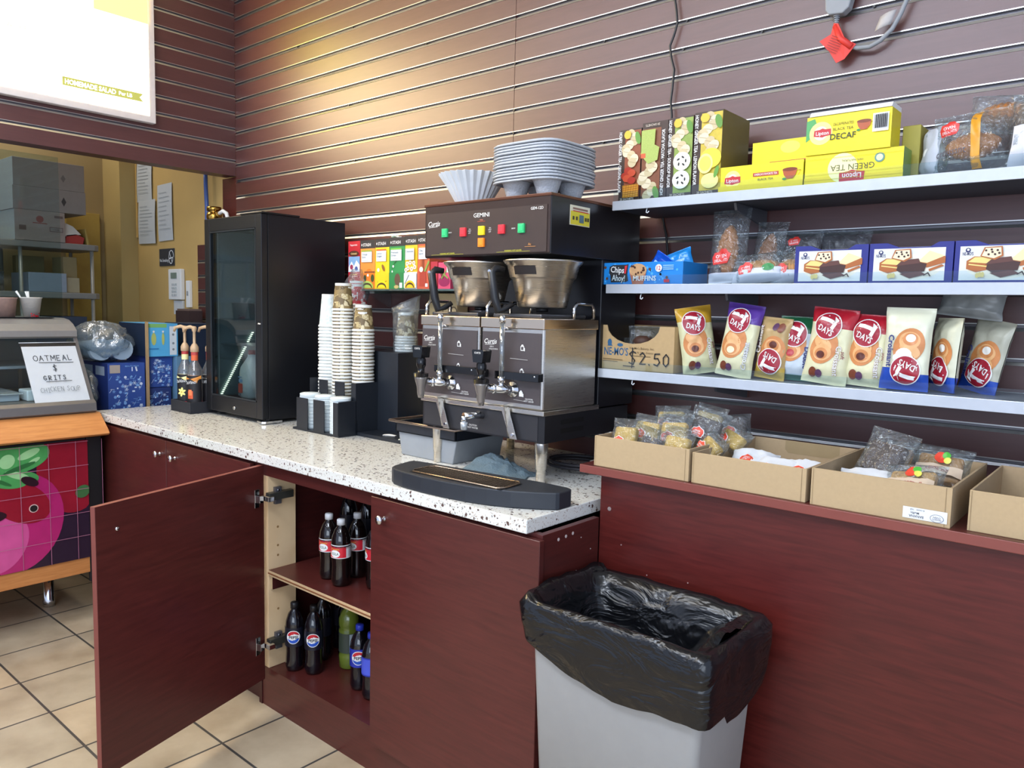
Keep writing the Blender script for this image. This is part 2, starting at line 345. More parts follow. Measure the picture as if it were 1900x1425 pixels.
def tag(o, label=None, cat=None, group=None, kind=None):
    if label: o['label'] = label
    if cat: o['category'] = cat
    if group: o['group'] = group
    if kind: o['kind'] = kind
    return o
def thing(name, label, cat, loc=(0, 0, 0), rot=(0, 0, 0), group=None):
    o = bpy.data.objects.new(name, None); COL.objects.link(o); o.empty_display_size = .05
    o.location = loc; o.rotation_euler = rot
    return tag(o, label, cat, group)
def W(root): return MB(off=root.location)                              # build a part in world coordinates
def dup(root, loc, rot=None, label=None, group=None):
    r = root.copy(); COL.objects.link(r); r.location = loc
    if rot is not None: r.rotation_euler = rot
    if label: r['label'] = label
    if group: r['group'] = group
    for ch in [c for c in bpy.data.objects if c.parent == root]:
        c = ch.copy(); COL.objects.link(c); c.parent = r
        for g in [q for q in bpy.data.objects if q.parent == ch]:
            d = g.copy(); COL.objects.link(d); d.parent = c
    return r
def struct(name, mb, bevel=0): return tag(mb.build(name, bevel=bevel), kind='structure')

# ================================================================ THE SETTING
YW = 2.54; PITCH = .0952
def slat_panel(mb, h0, h1, a0, a1, ztop, plane, c, thick=.02, cut=()):
    """slatwall: boards with aluminium-lined slots. plane 'y' faces -Y at y=c, plane 'x' faces +X at x=c"""
    def P(h, d, z): return (h, c+d, z) if plane == 'y' else (c-d, h, z)
    def strip(d0, z0, d1, z1, m):
        q = [P(h0, d0, z0), P(h1, d0, z0), P(h1, d1, z1), P(h0, d1, z1)]
        mb.poly(q if plane == 'y' else q, m)
    zs = [ztop-PITCH*k for k in range(-14, 30)]
    zs = sorted(z for z in zs if a0+.03 < z < a1-.01)
    cur = a0
    for z in zs:
        strip(0, cur, 0, z-.021, SLATW)
        strip(-.0015, z-.021, .002, z-.0125, ALU); strip(0, z-.021, -.0015, z-.021, ALU)
        strip(.002, z-.0125, .011, z-.0105, ALU); strip(.011, z-.0105, .011, z-.004, ALUD); strip(.011, z-.004, -.0015, z-.0032, ALUD)
        strip(-.0015, z-.0032, -.0015, z, ALU)
        strip(-.0015, z, 0, z, ALU)
        cur = z
    strip(0, cur, 0, a1, SLATW)
    # back and ends
    for h in (h0, h1): mb.poly([P(h, 0, a0), P(h, thick, a0), P(h, thick, a1), P(h, 0, a1)], SLATW)
    mb.poly([P(h0, thick, a0), P(h1, thick, a0), P(h1, thick, a1), P(h0, thick, a1)], MAHOGD)
    mb.poly([P(h0, 0, a0), P(h1, 0, a0), P(h1, thick, a0), P(h0, thick, a0)], SLATW)
    mb.poly([P(h0, 0, a1), P(h1, 0, a1), P(h1, thick, a1), P(h0, thick, a1)], SLATW)
b = MB(); slat_panel(b, -4.44, -2.2015, 0, 3.6, 2.558, 'y', YW); slat_panel(b, -2.199, .9, 0, 3.6, 2.558, 'y', YW)
for x, k in ((-3.79, -5), (-3.3, -5), (-3.33, -1), (-3.79, 1), (-3.33, 1), (-3.28, 2), (-2.71, 3), (-3.79, 4), (-2.2, 0), (-2.2, 1), (-2.2, 2), (-2.2, -1),
             (-1.75, -1), (-1.4, -1), (-1.07, -2), (-1.41, 0), (-.76, -2), (-1.74, 3), (-1.79, 4), (-1.12, 0), (-1.41, -3), (-.77, 0), (-2.75, -3)):
    zz = 2.558-PITCH*k
    b.tube([(x, YW+.006, zz-.007), (x, YW-.0005, zz-.007)], .0042, BLACK, 8)
struct('wall_back', b)
b = MB(); slat_panel(b, -4.93, -4.4405, 0, 1.99, 2.558, 'y', YW); b.box(-4.60, YW, 1.99, -4.4405, YW+.02, 2.385, MAHOG); struct('wall_back_extension', b)
b = MB(); slat_panel(b, -1.2, YW-.001, 2.389, 3.6, 2.581, 'x', -4.44, .11); struct('wall_left', b)
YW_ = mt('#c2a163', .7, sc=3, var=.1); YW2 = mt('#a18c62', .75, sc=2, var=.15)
b = MB(); b.box(-6.3, 2.562, 0, -4.45, 2.65, 3.6, YW_); struct('wall_kitchen', b)
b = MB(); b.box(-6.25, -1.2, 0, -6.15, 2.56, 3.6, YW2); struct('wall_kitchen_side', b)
b = MB(); b.box(-6.149, 2.44, 0, -5.86, 2.561, 3.6, mt('#b39a63', .6, var=.12, sc=4)); struct('wall_pillar', b)
b = MB(); b.box(-5.858, 2.55, 2.08, -5.845, 2.561, 2.9, mt('#d8b068', .5)); struct('trim_1', b, .002)
b = MB(); b.box(-5.38, 2.535, 1.2, -5.365, 2.5615, 3.5, mt('#8a5f3a', .5)); b = None
b = MB(); b.box(-6.6, -3.6, -.05, 1.9, 2.66, 0, FLOOR); struct('floor', b)
b = MB(); b.box(-6.6, -3.6, 3.6, 1.9, 2.66, 3.65, mt('#c9c7c2', .8)); struct('ceiling', b)

# ceiling tubes of the shop (they show in the fridge door)
tubem = mt('#dfe9ff', .5, emit=26, var=0)
def ceiling_tube(x, y, label):
    t = thing('ceiling_light', label, 'ceiling light', (x, y, 3.6), group='tube lights on the shop ceiling')
    W(t).box(x-.65, y-.09, 3.55, x+.65, y+.09, 3.598, WHITE).build('housing', t, .006)
    for dy in (-.045, .045): W(t).tube([(x-.6, y+dy, 3.53), (x+.6, y+dy, 3.53)], .014, tubem, 10).build('tube', t)
for x in (-3.4, -1.2):
    for y in (-.9, -2.1): ceiling_tube(x, y, 'twin tube light on the shop ceiling behind the viewer')

# ================================================================ MENU BOARD
mn = thing('menu_board', 'glowing backlit menu board on the slatted header at top left', 'menu board', (-4.42, 1.1, 2.6))
W(mn).box(-4.438, .1, 2.598, -4.395, 2.036, 3.42, mt('#d9d2d0', .4)).build('frame', mn, .004)
lit = mt('#ffe4b4', .5, emit=13, var=0); b = W(mn); b.box(-4.396, .14, 2.634, -4.3935, 2.0, 3.38, lit)
p = Print(b, rightS(-4.3935, 0, 0)); ban = mt('#8a8a44', .5, emit=1.3, var=0); my = mt('#fff23a', .5, emit=9, var=0); mi = mt('#8d8d6a', .5, emit=1.2, var=0)
lw = mt('#ffffe6', .5, emit=5, var=0)
p.fan([(1.56, 2.70), (1.968, 2.70), (1.948, 2.722), (1.968, 2.744), (1.56, 2.744)], ban); p.text('HOMEMADE SALAD', 1.572, 2.722, .024, lw, 'L', bold=1.2, maxw=.25); p.text('Per LB', 1.838, 2.722, .018, lw, 'L', bold=1)
p.rect(1.72, 3.12, 2.0, 3.38, my)
for i, z in enumerate((3.04, 2.995, 2.955, 2.92, 2.865, 2.815)): p.text(('$7.45', '$7.45', '$7.75', '$7.75', '$8.49', '$9.45')[i], 1.955, z, .013, mi, 'R', bold=0)
for i, z in enumerate((2.688, 2.676, 2.663, 2.65)):
    p.text('$4.99', 1.98, z, .010, mi, 'R', bold=0); p.stroke([(1.60, z), (1.66, z)], .003, mi); p.stroke([(1.72, z), (1.82, z)], .003, mi); p.stroke([(1.84, z), (1.9, z)], .003, mi)
p.text('SANDWICHES', 1.42, 2.93, .02, my, 'R', bold=1)
b.build('lit_panel', mn)

# ================================================================ COUNTER AND CABINETS
wt = thing('countertop', 'long white countertop with brown and grey speckles', 'countertop', (-2.77, 2.06, 1.0))
W(wt).box(-4.24, 1.6, 1.0, -1.305, 2.538, 1.04, QUARTZ).build('slab', wt, .003)
def knob(parent, x, y, z, small=False):
    if small: W(parent).lathe([(0, 0), (.006, 0), (.006, .004), (0, .006)], CHROME, (x, y, z), 12).build('knob_screw', parent); return
    b = MB(parent.location if parent.parent is None else parent.parent.location)
    b.T = Matrix.Translation((x, y, z)) @ Matrix.Rotation(PI/2, 4, 'X')
    b.lathe([(.009, 0), (.0085, .003), (.006, .006), (.0055, .014), (.012, .018), (.0155, .022), (.015, .027), (.009, .031), (0, .032)], CHROME, n=18)
    b.build('handle', parent)
def door(parent, x0, x1, z0, z1, kx, kz, y=1.605):
    b = W(parent); b.box(x0, y, z0, x1, y+.02, z1, MAHOG)
    d = b.build('door', parent, .0015, 1); knob(d, kx, y, kz); return d
ca = thing('base_cabinet', 'closed mahogany base cabinet with two doors at the counter far end', 'cabinet', (-3.44, 2.07, 0))
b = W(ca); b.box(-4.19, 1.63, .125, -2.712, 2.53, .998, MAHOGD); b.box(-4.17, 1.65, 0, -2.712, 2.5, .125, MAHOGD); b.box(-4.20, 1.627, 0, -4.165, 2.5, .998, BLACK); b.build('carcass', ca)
door(ca, -4.16, -3.435, .125, .985, -3.492, .918); door(ca, -3.43, -2.725, .125, .985, -3.346, .918)
cb = thing('base_cabinet', 'mahogany base cabinet with its left door open, bottles inside', 'cabinet', (-1.97, 2.07, 0))
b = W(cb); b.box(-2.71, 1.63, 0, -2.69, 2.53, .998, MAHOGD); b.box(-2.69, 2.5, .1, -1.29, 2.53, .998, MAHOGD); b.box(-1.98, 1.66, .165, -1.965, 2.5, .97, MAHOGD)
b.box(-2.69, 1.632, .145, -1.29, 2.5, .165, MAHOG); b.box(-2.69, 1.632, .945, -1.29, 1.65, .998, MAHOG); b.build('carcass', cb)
W(cb).box(-2.70, 1.634, 0, -1.275, 1.652, .146, MAHOG).build('kickboard', cb)
b = W(cb); b.box(-1.29, 1.628, 0, -1.27, 1.90, .998, MAHOG)
for y, z in ((1.70, .972), (1.735, .974), (1.768, .976)): b.tube([(-1.2705, y, z), (-1.2692, y, z)], .0052, mt('#c9b9b4', .4), 10)
for y, z in ((1.81, .955), (1.79, .86), (1.83, .84), (1.86, .91)): b.tube([(-1.2705, y, z), (-1.2692, y, z)], .0022, mt('#b5a6a2', .4), 8)
b.build('side_panel', cb, .0012)
b = W(cb); b.box(-2.662, 1.632, .166, -2.640, 1.757, .945, PINE); b.box(-2.689, 1.632, .166, -2.662, 1.65, .945, PINE)
for z in (.62, .66, .40, .735): b.tube([(-2.6405, 1.675, z), (-2.6392, 1.675, z)], .005, mt('#8f6d45', .6), 10)
b.build('jamb', cb, .001)
b = W(cb); b.box(-2.637, 1.629, .548, -1.982, 2.5, .57, PLY, top=MAHOG); b.box(-2.637, 1.627, .556, -1.982, 1.63, .561, mt('#7b4a2c', .6)); b.build('shelf', cb, .001)
W(cb).box(-2.637, 1.64, .49, -2.625, 2.2, .548, MAHOGD, front=PLY).build('shelf_batten', cb)
dr = door(cb, -1.978, -1.262, .125, .988, -1.909, .924)
# the open door, swung out past square
oa = math.atan2(.91-1.612, -2.447+2.665)
b = W(cb); b.T = Matrix.Translation((-2.665, 1.612, 0)) @ Matrix.Rotation(oa, 4, 'Z')
b.box(0, 0, .125, .735, .02, .99, MAHOG, top=EDGE)
b.box(.7349, .0005, .126, .7362, .0195, .989, EDGE)
od = b.build('door', cb, .001); tag(od, 'open cabinet door seen from its inner side')
b = W(cb); b.T = Matrix.Translation((-2.665, 1.612, 0)) @ Matrix.Rotation(oa, 4, 'Z')
b.T = b.T @ Matrix.Translation((.66, .02, .905)) @ Matrix.Rotation(-PI/2, 4, 'X'); b.lathe([(.007, 0), (.007, .002), (.004, .004), (0, .0045)], CHROME, n=12); b.build('knob_screw', od)
for z in (.865, .275):
    b = W(cb); R = Matrix.Translation((-2.665, 1.612, 0)) @ Matrix.Rotation(oa, 4, 'Z'); b.T = R
    b.box(.028, .02, z-.036, .052, .0225, z+.036, CHROME); b.box(.03, .022, z-.014, .05, .045, z+.014, CHROME); b.T = None
    b.box(-2.632, 1.60, z-.009, -2.585, 1.626, z+.009, CHROME)
    b.box(-2.6395, 1.655, z-.034, -2.624, 1.683, z+.034, ALUD); b.box(-2.6395, 1.622, z-.013, -2.612, 1.73, z+.016, mt('#55544e', .4, .7)); b.tube([(-2.625, 1.669, z+.022), (-2.621, 1.669, z+.022)], .005, CHROME, 8)
    b.build('hinge', cb, .001)

# ledge unit on the right
lu = thing('display_ledge', 'mahogany ledge unit under the pastry shelves', 'ledge', (-.35, 2.2, 0))
b = W(lu); b.box(-1.268, 1.902, 0, .9, 2.536, 1.129, wood('red_mahogany', '#41120f', '#5c1f1b', .33, (1, 1, 12), 7)); 
for x, z in ((-1.235, 1.03), ): b.tube([(x, 1.903, z), (x, 1.9, z)], .006, mt('#a89a98', .3, .5), 12)
rr = random.Random(3)
for x, z in ((-1.19, .93), (-1.16, .78), (-1.05, .74), (-1.02, .80), (-.95, .83), (-.91, .83), (-.9, .72), (-.88, .71), (-.8, .75), (-1.1, .86), (-.97, .87)): b.tube([(x, 1.9025, z), (x, 1.9012, z)], .0022, mt('#9c7f7c', .5), 7)
b.build('body', lu)
W(lu).box(-1.332, 1.878, 1.13, .9, 2.537, 1.155, MAHOG, front=EDGE).build('ledge_board', lu, .002)

# ================================================================ SHELVES ON THE SLATWALL
def shelf(z, x0, label, dark='#2b2a30'):
    t = thing('wall_shelf', label, 'shelf', (-.5, 2.4, z), group='long shelves on the slatwall')
    W(t).box(x0, 2.252, z-.028, .9, 2.53, z-.001, mt('#34363d', .45), top=mt('#777a80', .4)).build('board', t, .001)
    W(t).box(x0-.002, 2.244, z-.031, .9, 2.252, z, mt('#c3c8cf', .3, .35)).build('front_edge', t, .001)
    W(t).box(x0, 2.246, z, .9, 2.248, z+.03, ACRYL).build('clear_lip', t)
    for x in (x0+.42, -.05):
        W(t).prism([(2.53, z-.029), (2.29, z-.029), (2.30, z-.05), (2.53, z-.085)], x-.004, x+.004, mt('#5d6068', .4, .6), 'x').build('bracket', t)
    return t
shelf(1.988, -1.488, 'topmost white-edged shelf, holding tea boxes'); shelf(1.708, -1.503, 'middle white-edged shelf, holding cake boxes'); shelf(1.416, -1.525, 'lowest white-edged shelf, holding bagged croissants')
for x, z, lb in ((-1.36, 1.955, 'small clear hook under the top shelf edge'), (-1.37, 1.672, 'small clear hook under the middle shelf edge'), (-1.39, 1.383, 'small clear hook under the lowest shelf edge')):
    o = MB().tube([(x, 2.256, z+.004), (x, 2.252, z-.004), (x+.003, 2.246, z-.012), (x+.009, 2.244, z-.014), (x+.013, 2.246, z-.008)], .0018, mt('#e2e6ea', .2), 8).build('shelf_hook', loc=(x, 2.256, z)); tag(o, lb, 'hook')
# glass tea shelf
t = thing('glass_shelf', 'small glass shelf holding the upright tea boxes', 'shelf', (-2.75, 2.44, 1.69))
W(t).box(-3.12, 2.34, 1.688, -2.32, 2.535, 1.696, film('green_edge_glass', '#9db5ae', .1, .05, .2, 0, 1)).build('pane', t)
for x in (-2.98, -2.62): W(t).prism([(2.535, 1.687), (2.36, 1.687), (2.535, 1.61)], x-.003, x+.003, ACRYL, 'x').build('bracket', t)

# ================================================================ CORDS AND WALL BITS
pts = [(-1.44, 2.72), (-1.432, 2.68), (-1.427, 2.637), (-1.438, 2.60), (-1.453, 2.565), (-1.445, 2.52), (-1.432, 2.48), (-1.436, 2.42), (-1.441, 2.37), (-1.434, 2.32), (-1.437, 2.2), (-1.45, 2.1), (-1.462, 1.995)]
pts = [(-1.44, 3.0)]+pts
o = MB().tube([(x, 2.522, z) for x, z in pts]+[(-1.462, 2.533, 1.97), (-1.452, 2.534, 1.93), (-1.441, 2.53, 1.9), (-1.43, 2.528, 1.83), (-1.43, 2.53, 1.72)], .0042, BLACK, 8).build('power_cord', loc=(-1.44, 2.522, 2.3)); tag(o, 'thin black cord hanging down the slatwall behind the tea boxes', 'cord')
g = mt('#8f9296', .5)
t = thing('plug_adapter', 'grey plug block with a looping cord and red tag', 'plug', (-.86, 2.51, 2.6))
b = W(t); b.prism([(-.902, 2.60), (-.898, 2.552), (-.888, 2.538), (-.846, 2.534), (-.828, 2.548), (-.815, 2.60), (-.81, 2.72), (-.905, 2.72)], 2.49, 2.525, g, 'y'); b.build('housing', t, .004)
b = W(t)
for k in range(5): b.tube([(-.868, 2.508, 2.536-k*.006), (-.868, 2.508, 2.533-k*.006)], .0105-k*.0009, g, 12)
b.tube([(-.868, 2.508, 2.54), (-.868, 2.508, 2.50)], .006, g, 10); b.build('strain_relief', t)
W(t).tube([(-.868, 2.508, 2.51), (-.864, 2.508, 2.49), (-.85, 2.508, 2.46), (-.83, 2.508, 2.44), (-.80, 2.508, 2.427), (-.765, 2.508, 2.424), (-.735, 2.508, 2.436), (-.705, 2.508, 2.463), (-.685, 2.508, 2.50), (-.665, 2.508, 2.55), (-.65, 2.508, 2.62), (-.65, 2.508, 2.72)], .0068, g, 10).build('cord', t)
rt = mt('#d8392f', .5); b = W(t)
b.poly([(-.873, 2.502, 2.513), (-.858, 2.497, 2.508), (-.835, 2.497, 2.458), (-.802, 2.50, 2.437), (-.812, 2.50, 2.425), (-.835, 2.503, 2.40), (-.86, 2.505, 2.393), (-.882, 2.505, 2.43), (-.915, 2.505, 2.468), (-.88, 2.503, 2.482)], rt)
q = Print(b, flat((-.86, 2.4955, 2.44), (1, 0, -.55), (.55, 0, 1)))
for k in range(7): q.stroke([(-.028, -.018+k*.007), (.012, -.018+k*.007)], .0012, mt('#5a1512', .6))
b.tube([(-.868, 2.506, 2.505), (-.85, 2.502, 2.462), (-.815, 2.502, 2.432)], .0095, rt, 10); b.build('red_tag', t, solid=.001)
W(t).grid(lambda a, c: Vector((-.752+.045*a+.014*c, 2.50-.008*math.sin(3*a), 2.462+.04*c+.012*a)), 5, 3, mt('#b8b3b0', .6)).build('white_tag', t, solid=.0008)
b = MB(); b.box(-1.72, 2.533, 1.267, -1.628, 2.5375, 1.349, mt('#a9acb1', .6)); q = Print(b, frontS(0, 2.533, 0))
for k in range(5): q.stroke([(-1.712, 1.34-k*.007), (-1.675, 1.337-k*.007)], .0012, mt('#6d7076', .6))
q.rect(-1.666, 1.318, -1.64, 1.34, mt('#83868c', .6))
tag(b.build('paper_notice', loc=(-1.674, 2.535, 1.3)), 'small grey printed notice on the slatwall just above the ledge', 'notice')

# ================================================================ KITCHEN WALL BITS
def sheet(x0, x1, z0, z1, label, tilt=0, y=2.557):
    b = MB(); b.T = Matrix.Translation(((x0+x1)/2, y, (z0+z1)/2)) @ Matrix.Rotation(tilt, 4, 'Y')
    w, h = (x1-x0)/2, (z1-z0)/2
    b.grid(lambda a, c: Vector((-w+2*w*a, -.004*math.sin(PI*c)-.002*a, -h+2*h*c)), 4, 6, mt('#bfc4c8', .6, var=.05))
    q = Print(b, frontS(0, -.0062, 0)); rr = random.Random(label)
    for k in range(9): q.stroke([(-w*.75, h*.7-k*h*.16), (w*(.1+.6*rr.random()), h*.7-k*h*.16)], .003, mt('#8b9094', .6))
    tag(b.build('paper_sheet', loc=((x0+x1)/2, y, (z0+z1)/2)), label, 'paper', 'papers pinned on the kitchen wall')
sheet(-5.84, -5.60, 2.33, 2.63, 'topmost creased paper pinned on the yellow wall, under the header', .03)
sheet(-5.82, -5.55, 2.03, 2.34, 'left long paper pinned on the yellow wall beside the pillar', .02, 2.553)
sheet(-5.52, -5.30, 2.04, 2.43, 'right long paper pinned on the yellow wall above the no-smoking sign', -.02)
b = MB(); b.box(-5.51, 2.555, 1.865, -5.29, 2.561, 1.985, mt('#34373c', .5)); q = Print(b, frontS(0, 2.555, 0)); q.text('No Smoking', -5.50, 1.905, .022, PAPER, 'L', bold=.6, maxw=.13)
for k in range(24):
    a0, a1 = 2*PI*k/24, 2*PI*(k+1)/24; q.stroke([(-5.325+.032*math.cos(a0), 1.925+.045*math.sin(a0)), (-5.325+.032*math.cos(a1), 1.925+.045*math.sin(a1))], .006, PAPER)
q.stroke([(-5.345, 1.96), (-5.305, 1.89)], .006, PAPER); q.stroke([(-5.345, 1.915), (-5.30, 1.92)], .008, PAPER)
tag(b.build('no_smoking_sign', loc=(-5.4, 2.56, 1.925), bevel=.001), 'small dark no-smoking sign on the yellow wall', 'sign')
t = thing('alarm_keypad', 'white alarm keypad with a small screen on the yellow wall', 'keypad', (-5.24, 2.56, 1.75))
W(t).box(-5.33, 2.53, 1.63, -5.15, 2.561, 1.84, WHITE).build('body', t, .006)
b = W(t); b.box(-5.285, 2.526, 1.775, -5.205, 2.531, 1.815, mt('#7c8a7e', .3)); b.build('screen', t)
b = W(t)
for i in range(3):
    for j in range(4): b.box(-5.275+i*.026, 2.526, 1.655+j*.024, -5.257+i*.026, 2.531, 1.670+j*.024, mt('#b9bdbd', .5))
b.build('keys', t, .001)
W(t).box(-5.285, 2.545, 1.53, -5.16, 2.561, 1.625, mt('#c9ccce', .5)).build('card', t, .002)
b = MB(); b.box(-5.10, 2.54, 1.58, -5.05, 2.561, 1.76, WHITE); b.box(-5.085, 2.536, 1.66, -5.065, 2.541, 1.69, mt('#9a9c9e', .4)); tag(b.build('wall_switch', loc=(-5.08, 2.56, 1.67), bevel=.003), 'white wall switch on the yellow wall beside the keypad', 'switch')
o = MB().tube([(-4.775, 2.52, 2.5), (-4.772, 2.52, 2.36), (-4.762, 2.52, 2.22), (-4.76, 2.52, 1.7), (-4.76, 2.52, 1.1)], .013, mt('#4560a0', .35), 12).build('blue_pipe', loc=(-4.76, 2.52, 2.3)); tag(o, 'blue plastic pipe running down behind the fridge', 'pipe')
t = thing('brass_valve', 'brass valve with a white elbow pipe behind the fridge top', 'valve', (-4.58, 2.47, 2.1))
br = mt('#b58d45', .22, 1)
W(t).lathe([(.02, 0), (.02, .05), (.032, .055), (.032, .075), (.024, .085), (.04, .10), (.046, .125), (.04, .15), (.028, .155), (.043, .16), (.043, .185), (0, .19)], br, (-4.58, 2.47, 2.02), 18).build('body', t)
W(t).tube([(-4.54, 2.47, 2.15), (-4.515, 2.47, 2.16)], .02, br, 12).build('nut', t)
W(t).tube([(-4.52, 2.47, 2.16), (-4.48, 2.475, 2.175), (-4.45, 2.48, 2.16), (-4.44, 2.485, 2.12), (-4.44, 2.485, 1.95)], .012, WHITE, 12).build('elbow_pipe', t)
tag(MB().box(-4.98, 2.41, .991, -4.80, 2.50, 1.56, mt('#3a2a28', .5)).box(-4.97, 2.415, 1.56, -4.8, 2.495, 1.572, mt('#6d5a50', .5)).build('dark_box', loc=(-4.85, 2.49, .991)), 'dark brown box behind the syrup pumps', 'box')

# ================================================================ DELI CASE
GREYM = mt('#6f6c6b', .4, .3); GREYD = mt('#4b4a4c', .45)
dc = thing('deli_case', 'deli display case with sloped glass front and red vegetable printed tiles', 'display case', (-4.5, .7, 0))
Y0, Y1 = -.6, 1.50
b = W(dc); b.box(-5.0, Y0, .33, -4.07, Y1, .93, mt('#3a3133', .5)); b.box(-4.07, Y1-.002, .20, -4.05, Y1+.065, .935, BLACK); b.box(-5.0, Y1, .28, -4.07, Y1+.065, .935, BLACK)
b.box(-5.0, Y0, .25, -4.052, Y1+.05, .33, OAK); b.build('base', dc, .002)
b = W(dc); b.box(-4.052, Y0, .33, -4.045, Y1, .925, mt('#2c1d30', .22, var=.1)); p = Print(b, rightS(-4.045, 0, 0), .0003)
cr_ = mt('#8f1a2c', .25, var=.25, sc=9); mg = mt('#b0266a', .25, var=.3, sc=8); mg2 = mt('#d25595', .25, var=.2, sc=12); lf = mt('#4c9a55', .25, var=.35, sc=14); lf2 = mt('#9ccf93', .25, var=.2, sc=16); dk = mt('#2b1420', .3)
def clipf(pts, y1=Y1-.001, z0=.331, z1=.924): return [(min(max(a, Y0+.01), y1), min(max(c, z0), z1)) for a, c in pts]
def ell(cx, cy, rx, ry, n=36, rot=0): return [(cx+rx*math.cos(t)*math.cos(rot)-ry*math.sin(t)*math.sin(rot), cy+rx*math.cos(t)*math.sin(rot)+ry*math.sin(t)*math.cos(rot)) for t in [2*PI*k/n for k in range(n)]]
p.fan(clipf(ell(1.43, .79, .16, .22)), cr_); p.fan(clipf(ell(.7, .78, .25, .2)), cr_)
p.fan(clipf(ell(1.18, .56, .2, .24, rot=-.3)), mg); p.fan(clipf(ell(1.12, .47, .1, .14, rot=-.5)), mg2); p.fan(clipf(ell(1.2, .66, .14, .09, rot=-.6)), cr_)
p.fan(clipf(ell(1.18, .87, .15, .075, rot=.15)), lf); p.fan(clipf(ell(1.13, .80, .12, .06, rot=-.35)), lf); p.fan(clipf(ell(1.22, .775, .06, .03, rot=-.2)), lf)
for q_ in ((1.24, .885, .05, .018, .4), (1.15, .86, .035, .03, .9), (1.19, .79, .055, .016, -.4), (1.10, .80, .02, .045, .2), (1.26, .85, .03, .01, .5)): p.fan(clipf(ell(q_[0], q_[1], q_[2], q_[3], rot=q_[4])), lf2)
p.fan(clipf(ell(1.2, .825, .07, .010, rot=.3)), mt('#2f6b3a', .3)); p.fan(clipf(ell(1.12, .77, .05, .008, rot=-.5)), mt('#2f6b3a', .3)); p.fan(clipf(ell(1.02, .61, .12, .035)), dk); p.fan(clipf(ell(1.24, .755, .04, .02, rot=-.5)), dk); p.fan(clipf(ell(1.47, .67, .035, .03, rot=.6)), mt('#3f6b3f', .3))
gr = mt('#b0708a', .5)
for k in range(-5, 4): p.rect(1.2+k*.121-.0012, .331, 1.2+k*.121+.0012, .924, gr)
for k in range(5): p.rect(Y0, .446+k*.1185-.0012, Y1-.001, .446+k*.1185+.0012, gr)
b.tube([(-4.0445, 1.253, .622), (-4.0425, 1.253, .622)], .02, mt('#d8b9b4', .5), 18); b.tube([(-4.0435, 1.253, .622), (-4.0415, 1.253, .622)], .016, mt('#15080a', .6), 18)
b.build('tile_panel', dc)
W(dc).prism([(-4.07, .933), (-4.0, .945), (-3.985, .955), (-4.0, .972), (-4.10, 1.05), (-4.4, 1.05), (-4.4, .933)], Y0, 1.585, OAK, 'y').build('oak_ledge', dc, .003)
W(dc).prism([(-4.105, 1.05), (-4.085, 1.06), (-4.09, 1.10), (-4.11, 1.115), (-4.16, 1.115), (-4.9, 1.115), (-4.9, 1.05)], Y0, 1.565, GREYM, 'y').build('sill', dc, .002)
W(dc).prism([(-4.315, 1.415), (-4.30, 1.425), (-4.30, 1.455), (-4.345, 1.487), (-4.40, 1.508), (-4.47, 1.516), (-4.9, 1.516), (-4.9, 1.49), (-4.47, 1.487), (-4.40, 1.47), (-4.33, 1.44)], Y0, 1.56, mt('#8b8784', .4, .2), 'y').build('top', dc, .0015)
W(dc).box(-4.47, .9, 1.5165, -4.43, 1.50, 1.519, BLACK).build('top_slot', dc)
b = W(dc); b.T = None
for y in (1.545,): b.prism([(-4.325, 1.42), (-4.312, 1.42), (-4.112, 1.112), (-4.128, 1.112)], y, y+.018, GREYM, 'y')
b.build('end_frame', dc, .001)
b = W(dc); b.poly([(-4.318, Y0, 1.42), (-4.118, Y0, 1.112), (-4.118, 1.548, 1.112), (-4.318, 1.548, 1.42)], GLASS); b.build('front_glass', dc)
b = W(dc); b.poly([(-4.318, 1.553, 1.42), (-4.118, 1.553, 1.112), (-4.88, 1.553, 1.112), (-4.88, 1.553, 1.49), (-4.4, 1.553, 1.47)], GLASS); b.build('side_glass', dc)
W(dc).box(-4.88, Y0, 1.115, -4.86, 1.55, 1.49, mt('#59656e', .3)).build('back_panel', dc)
for y in (1.42, .2, -.5):
    W(dc).lathe([(.028, 0), (.03, .03), (.026, .04), (.024, .2)], CHROME, (-4.40, y, 0.0), 16).build('leg', dc)
    W(dc).box(-4.5, y-.05, .2, -4.3, y+.05, .25, GREYD).build('leg_plate', dc)
t = thing('steam_pan', 'white steam pan inside the deli case behind the glass', 'pan', (-4.5, 1.15, 1.116))
W(t).box(-4.75, .8, 1.116, -4.24, 1.27, 1.15, mt('#aeb9c4', .3)).build('body', t, .004); W(t).box(-4.77, .79, 1.15, -4.22, 1.28, 1.155, mt('#c5ced6', .25, .4)).build('rim', t, .002)
t = thing('serving_tray', 'metal tray raised inside the deli case', 'tray', (-4.6, 1.1, 1.116))
W(t).box(-4.84, .5, 1.26, -4.4, 1.5, 1.275, mt('#aab6c2', .25, .6)).build('pan', t, .002)
for y in (.55, 1.45):
    for x in (-4.82, -4.43): W(t).box(x-.008, y-.008, 1.116, x+.008, y+.008, 1.26, GREYM).build('leg', t)
tag(MB().box(-4.32, 1.29, 1.116, -4.20, 1.40, 1.17, mt('#cdd6dc', .3)).build('food_tub', loc=(-4.35, 1.27, 1.116), bevel=.006), 'small white tub inside the deli case near the sign', 'tub')
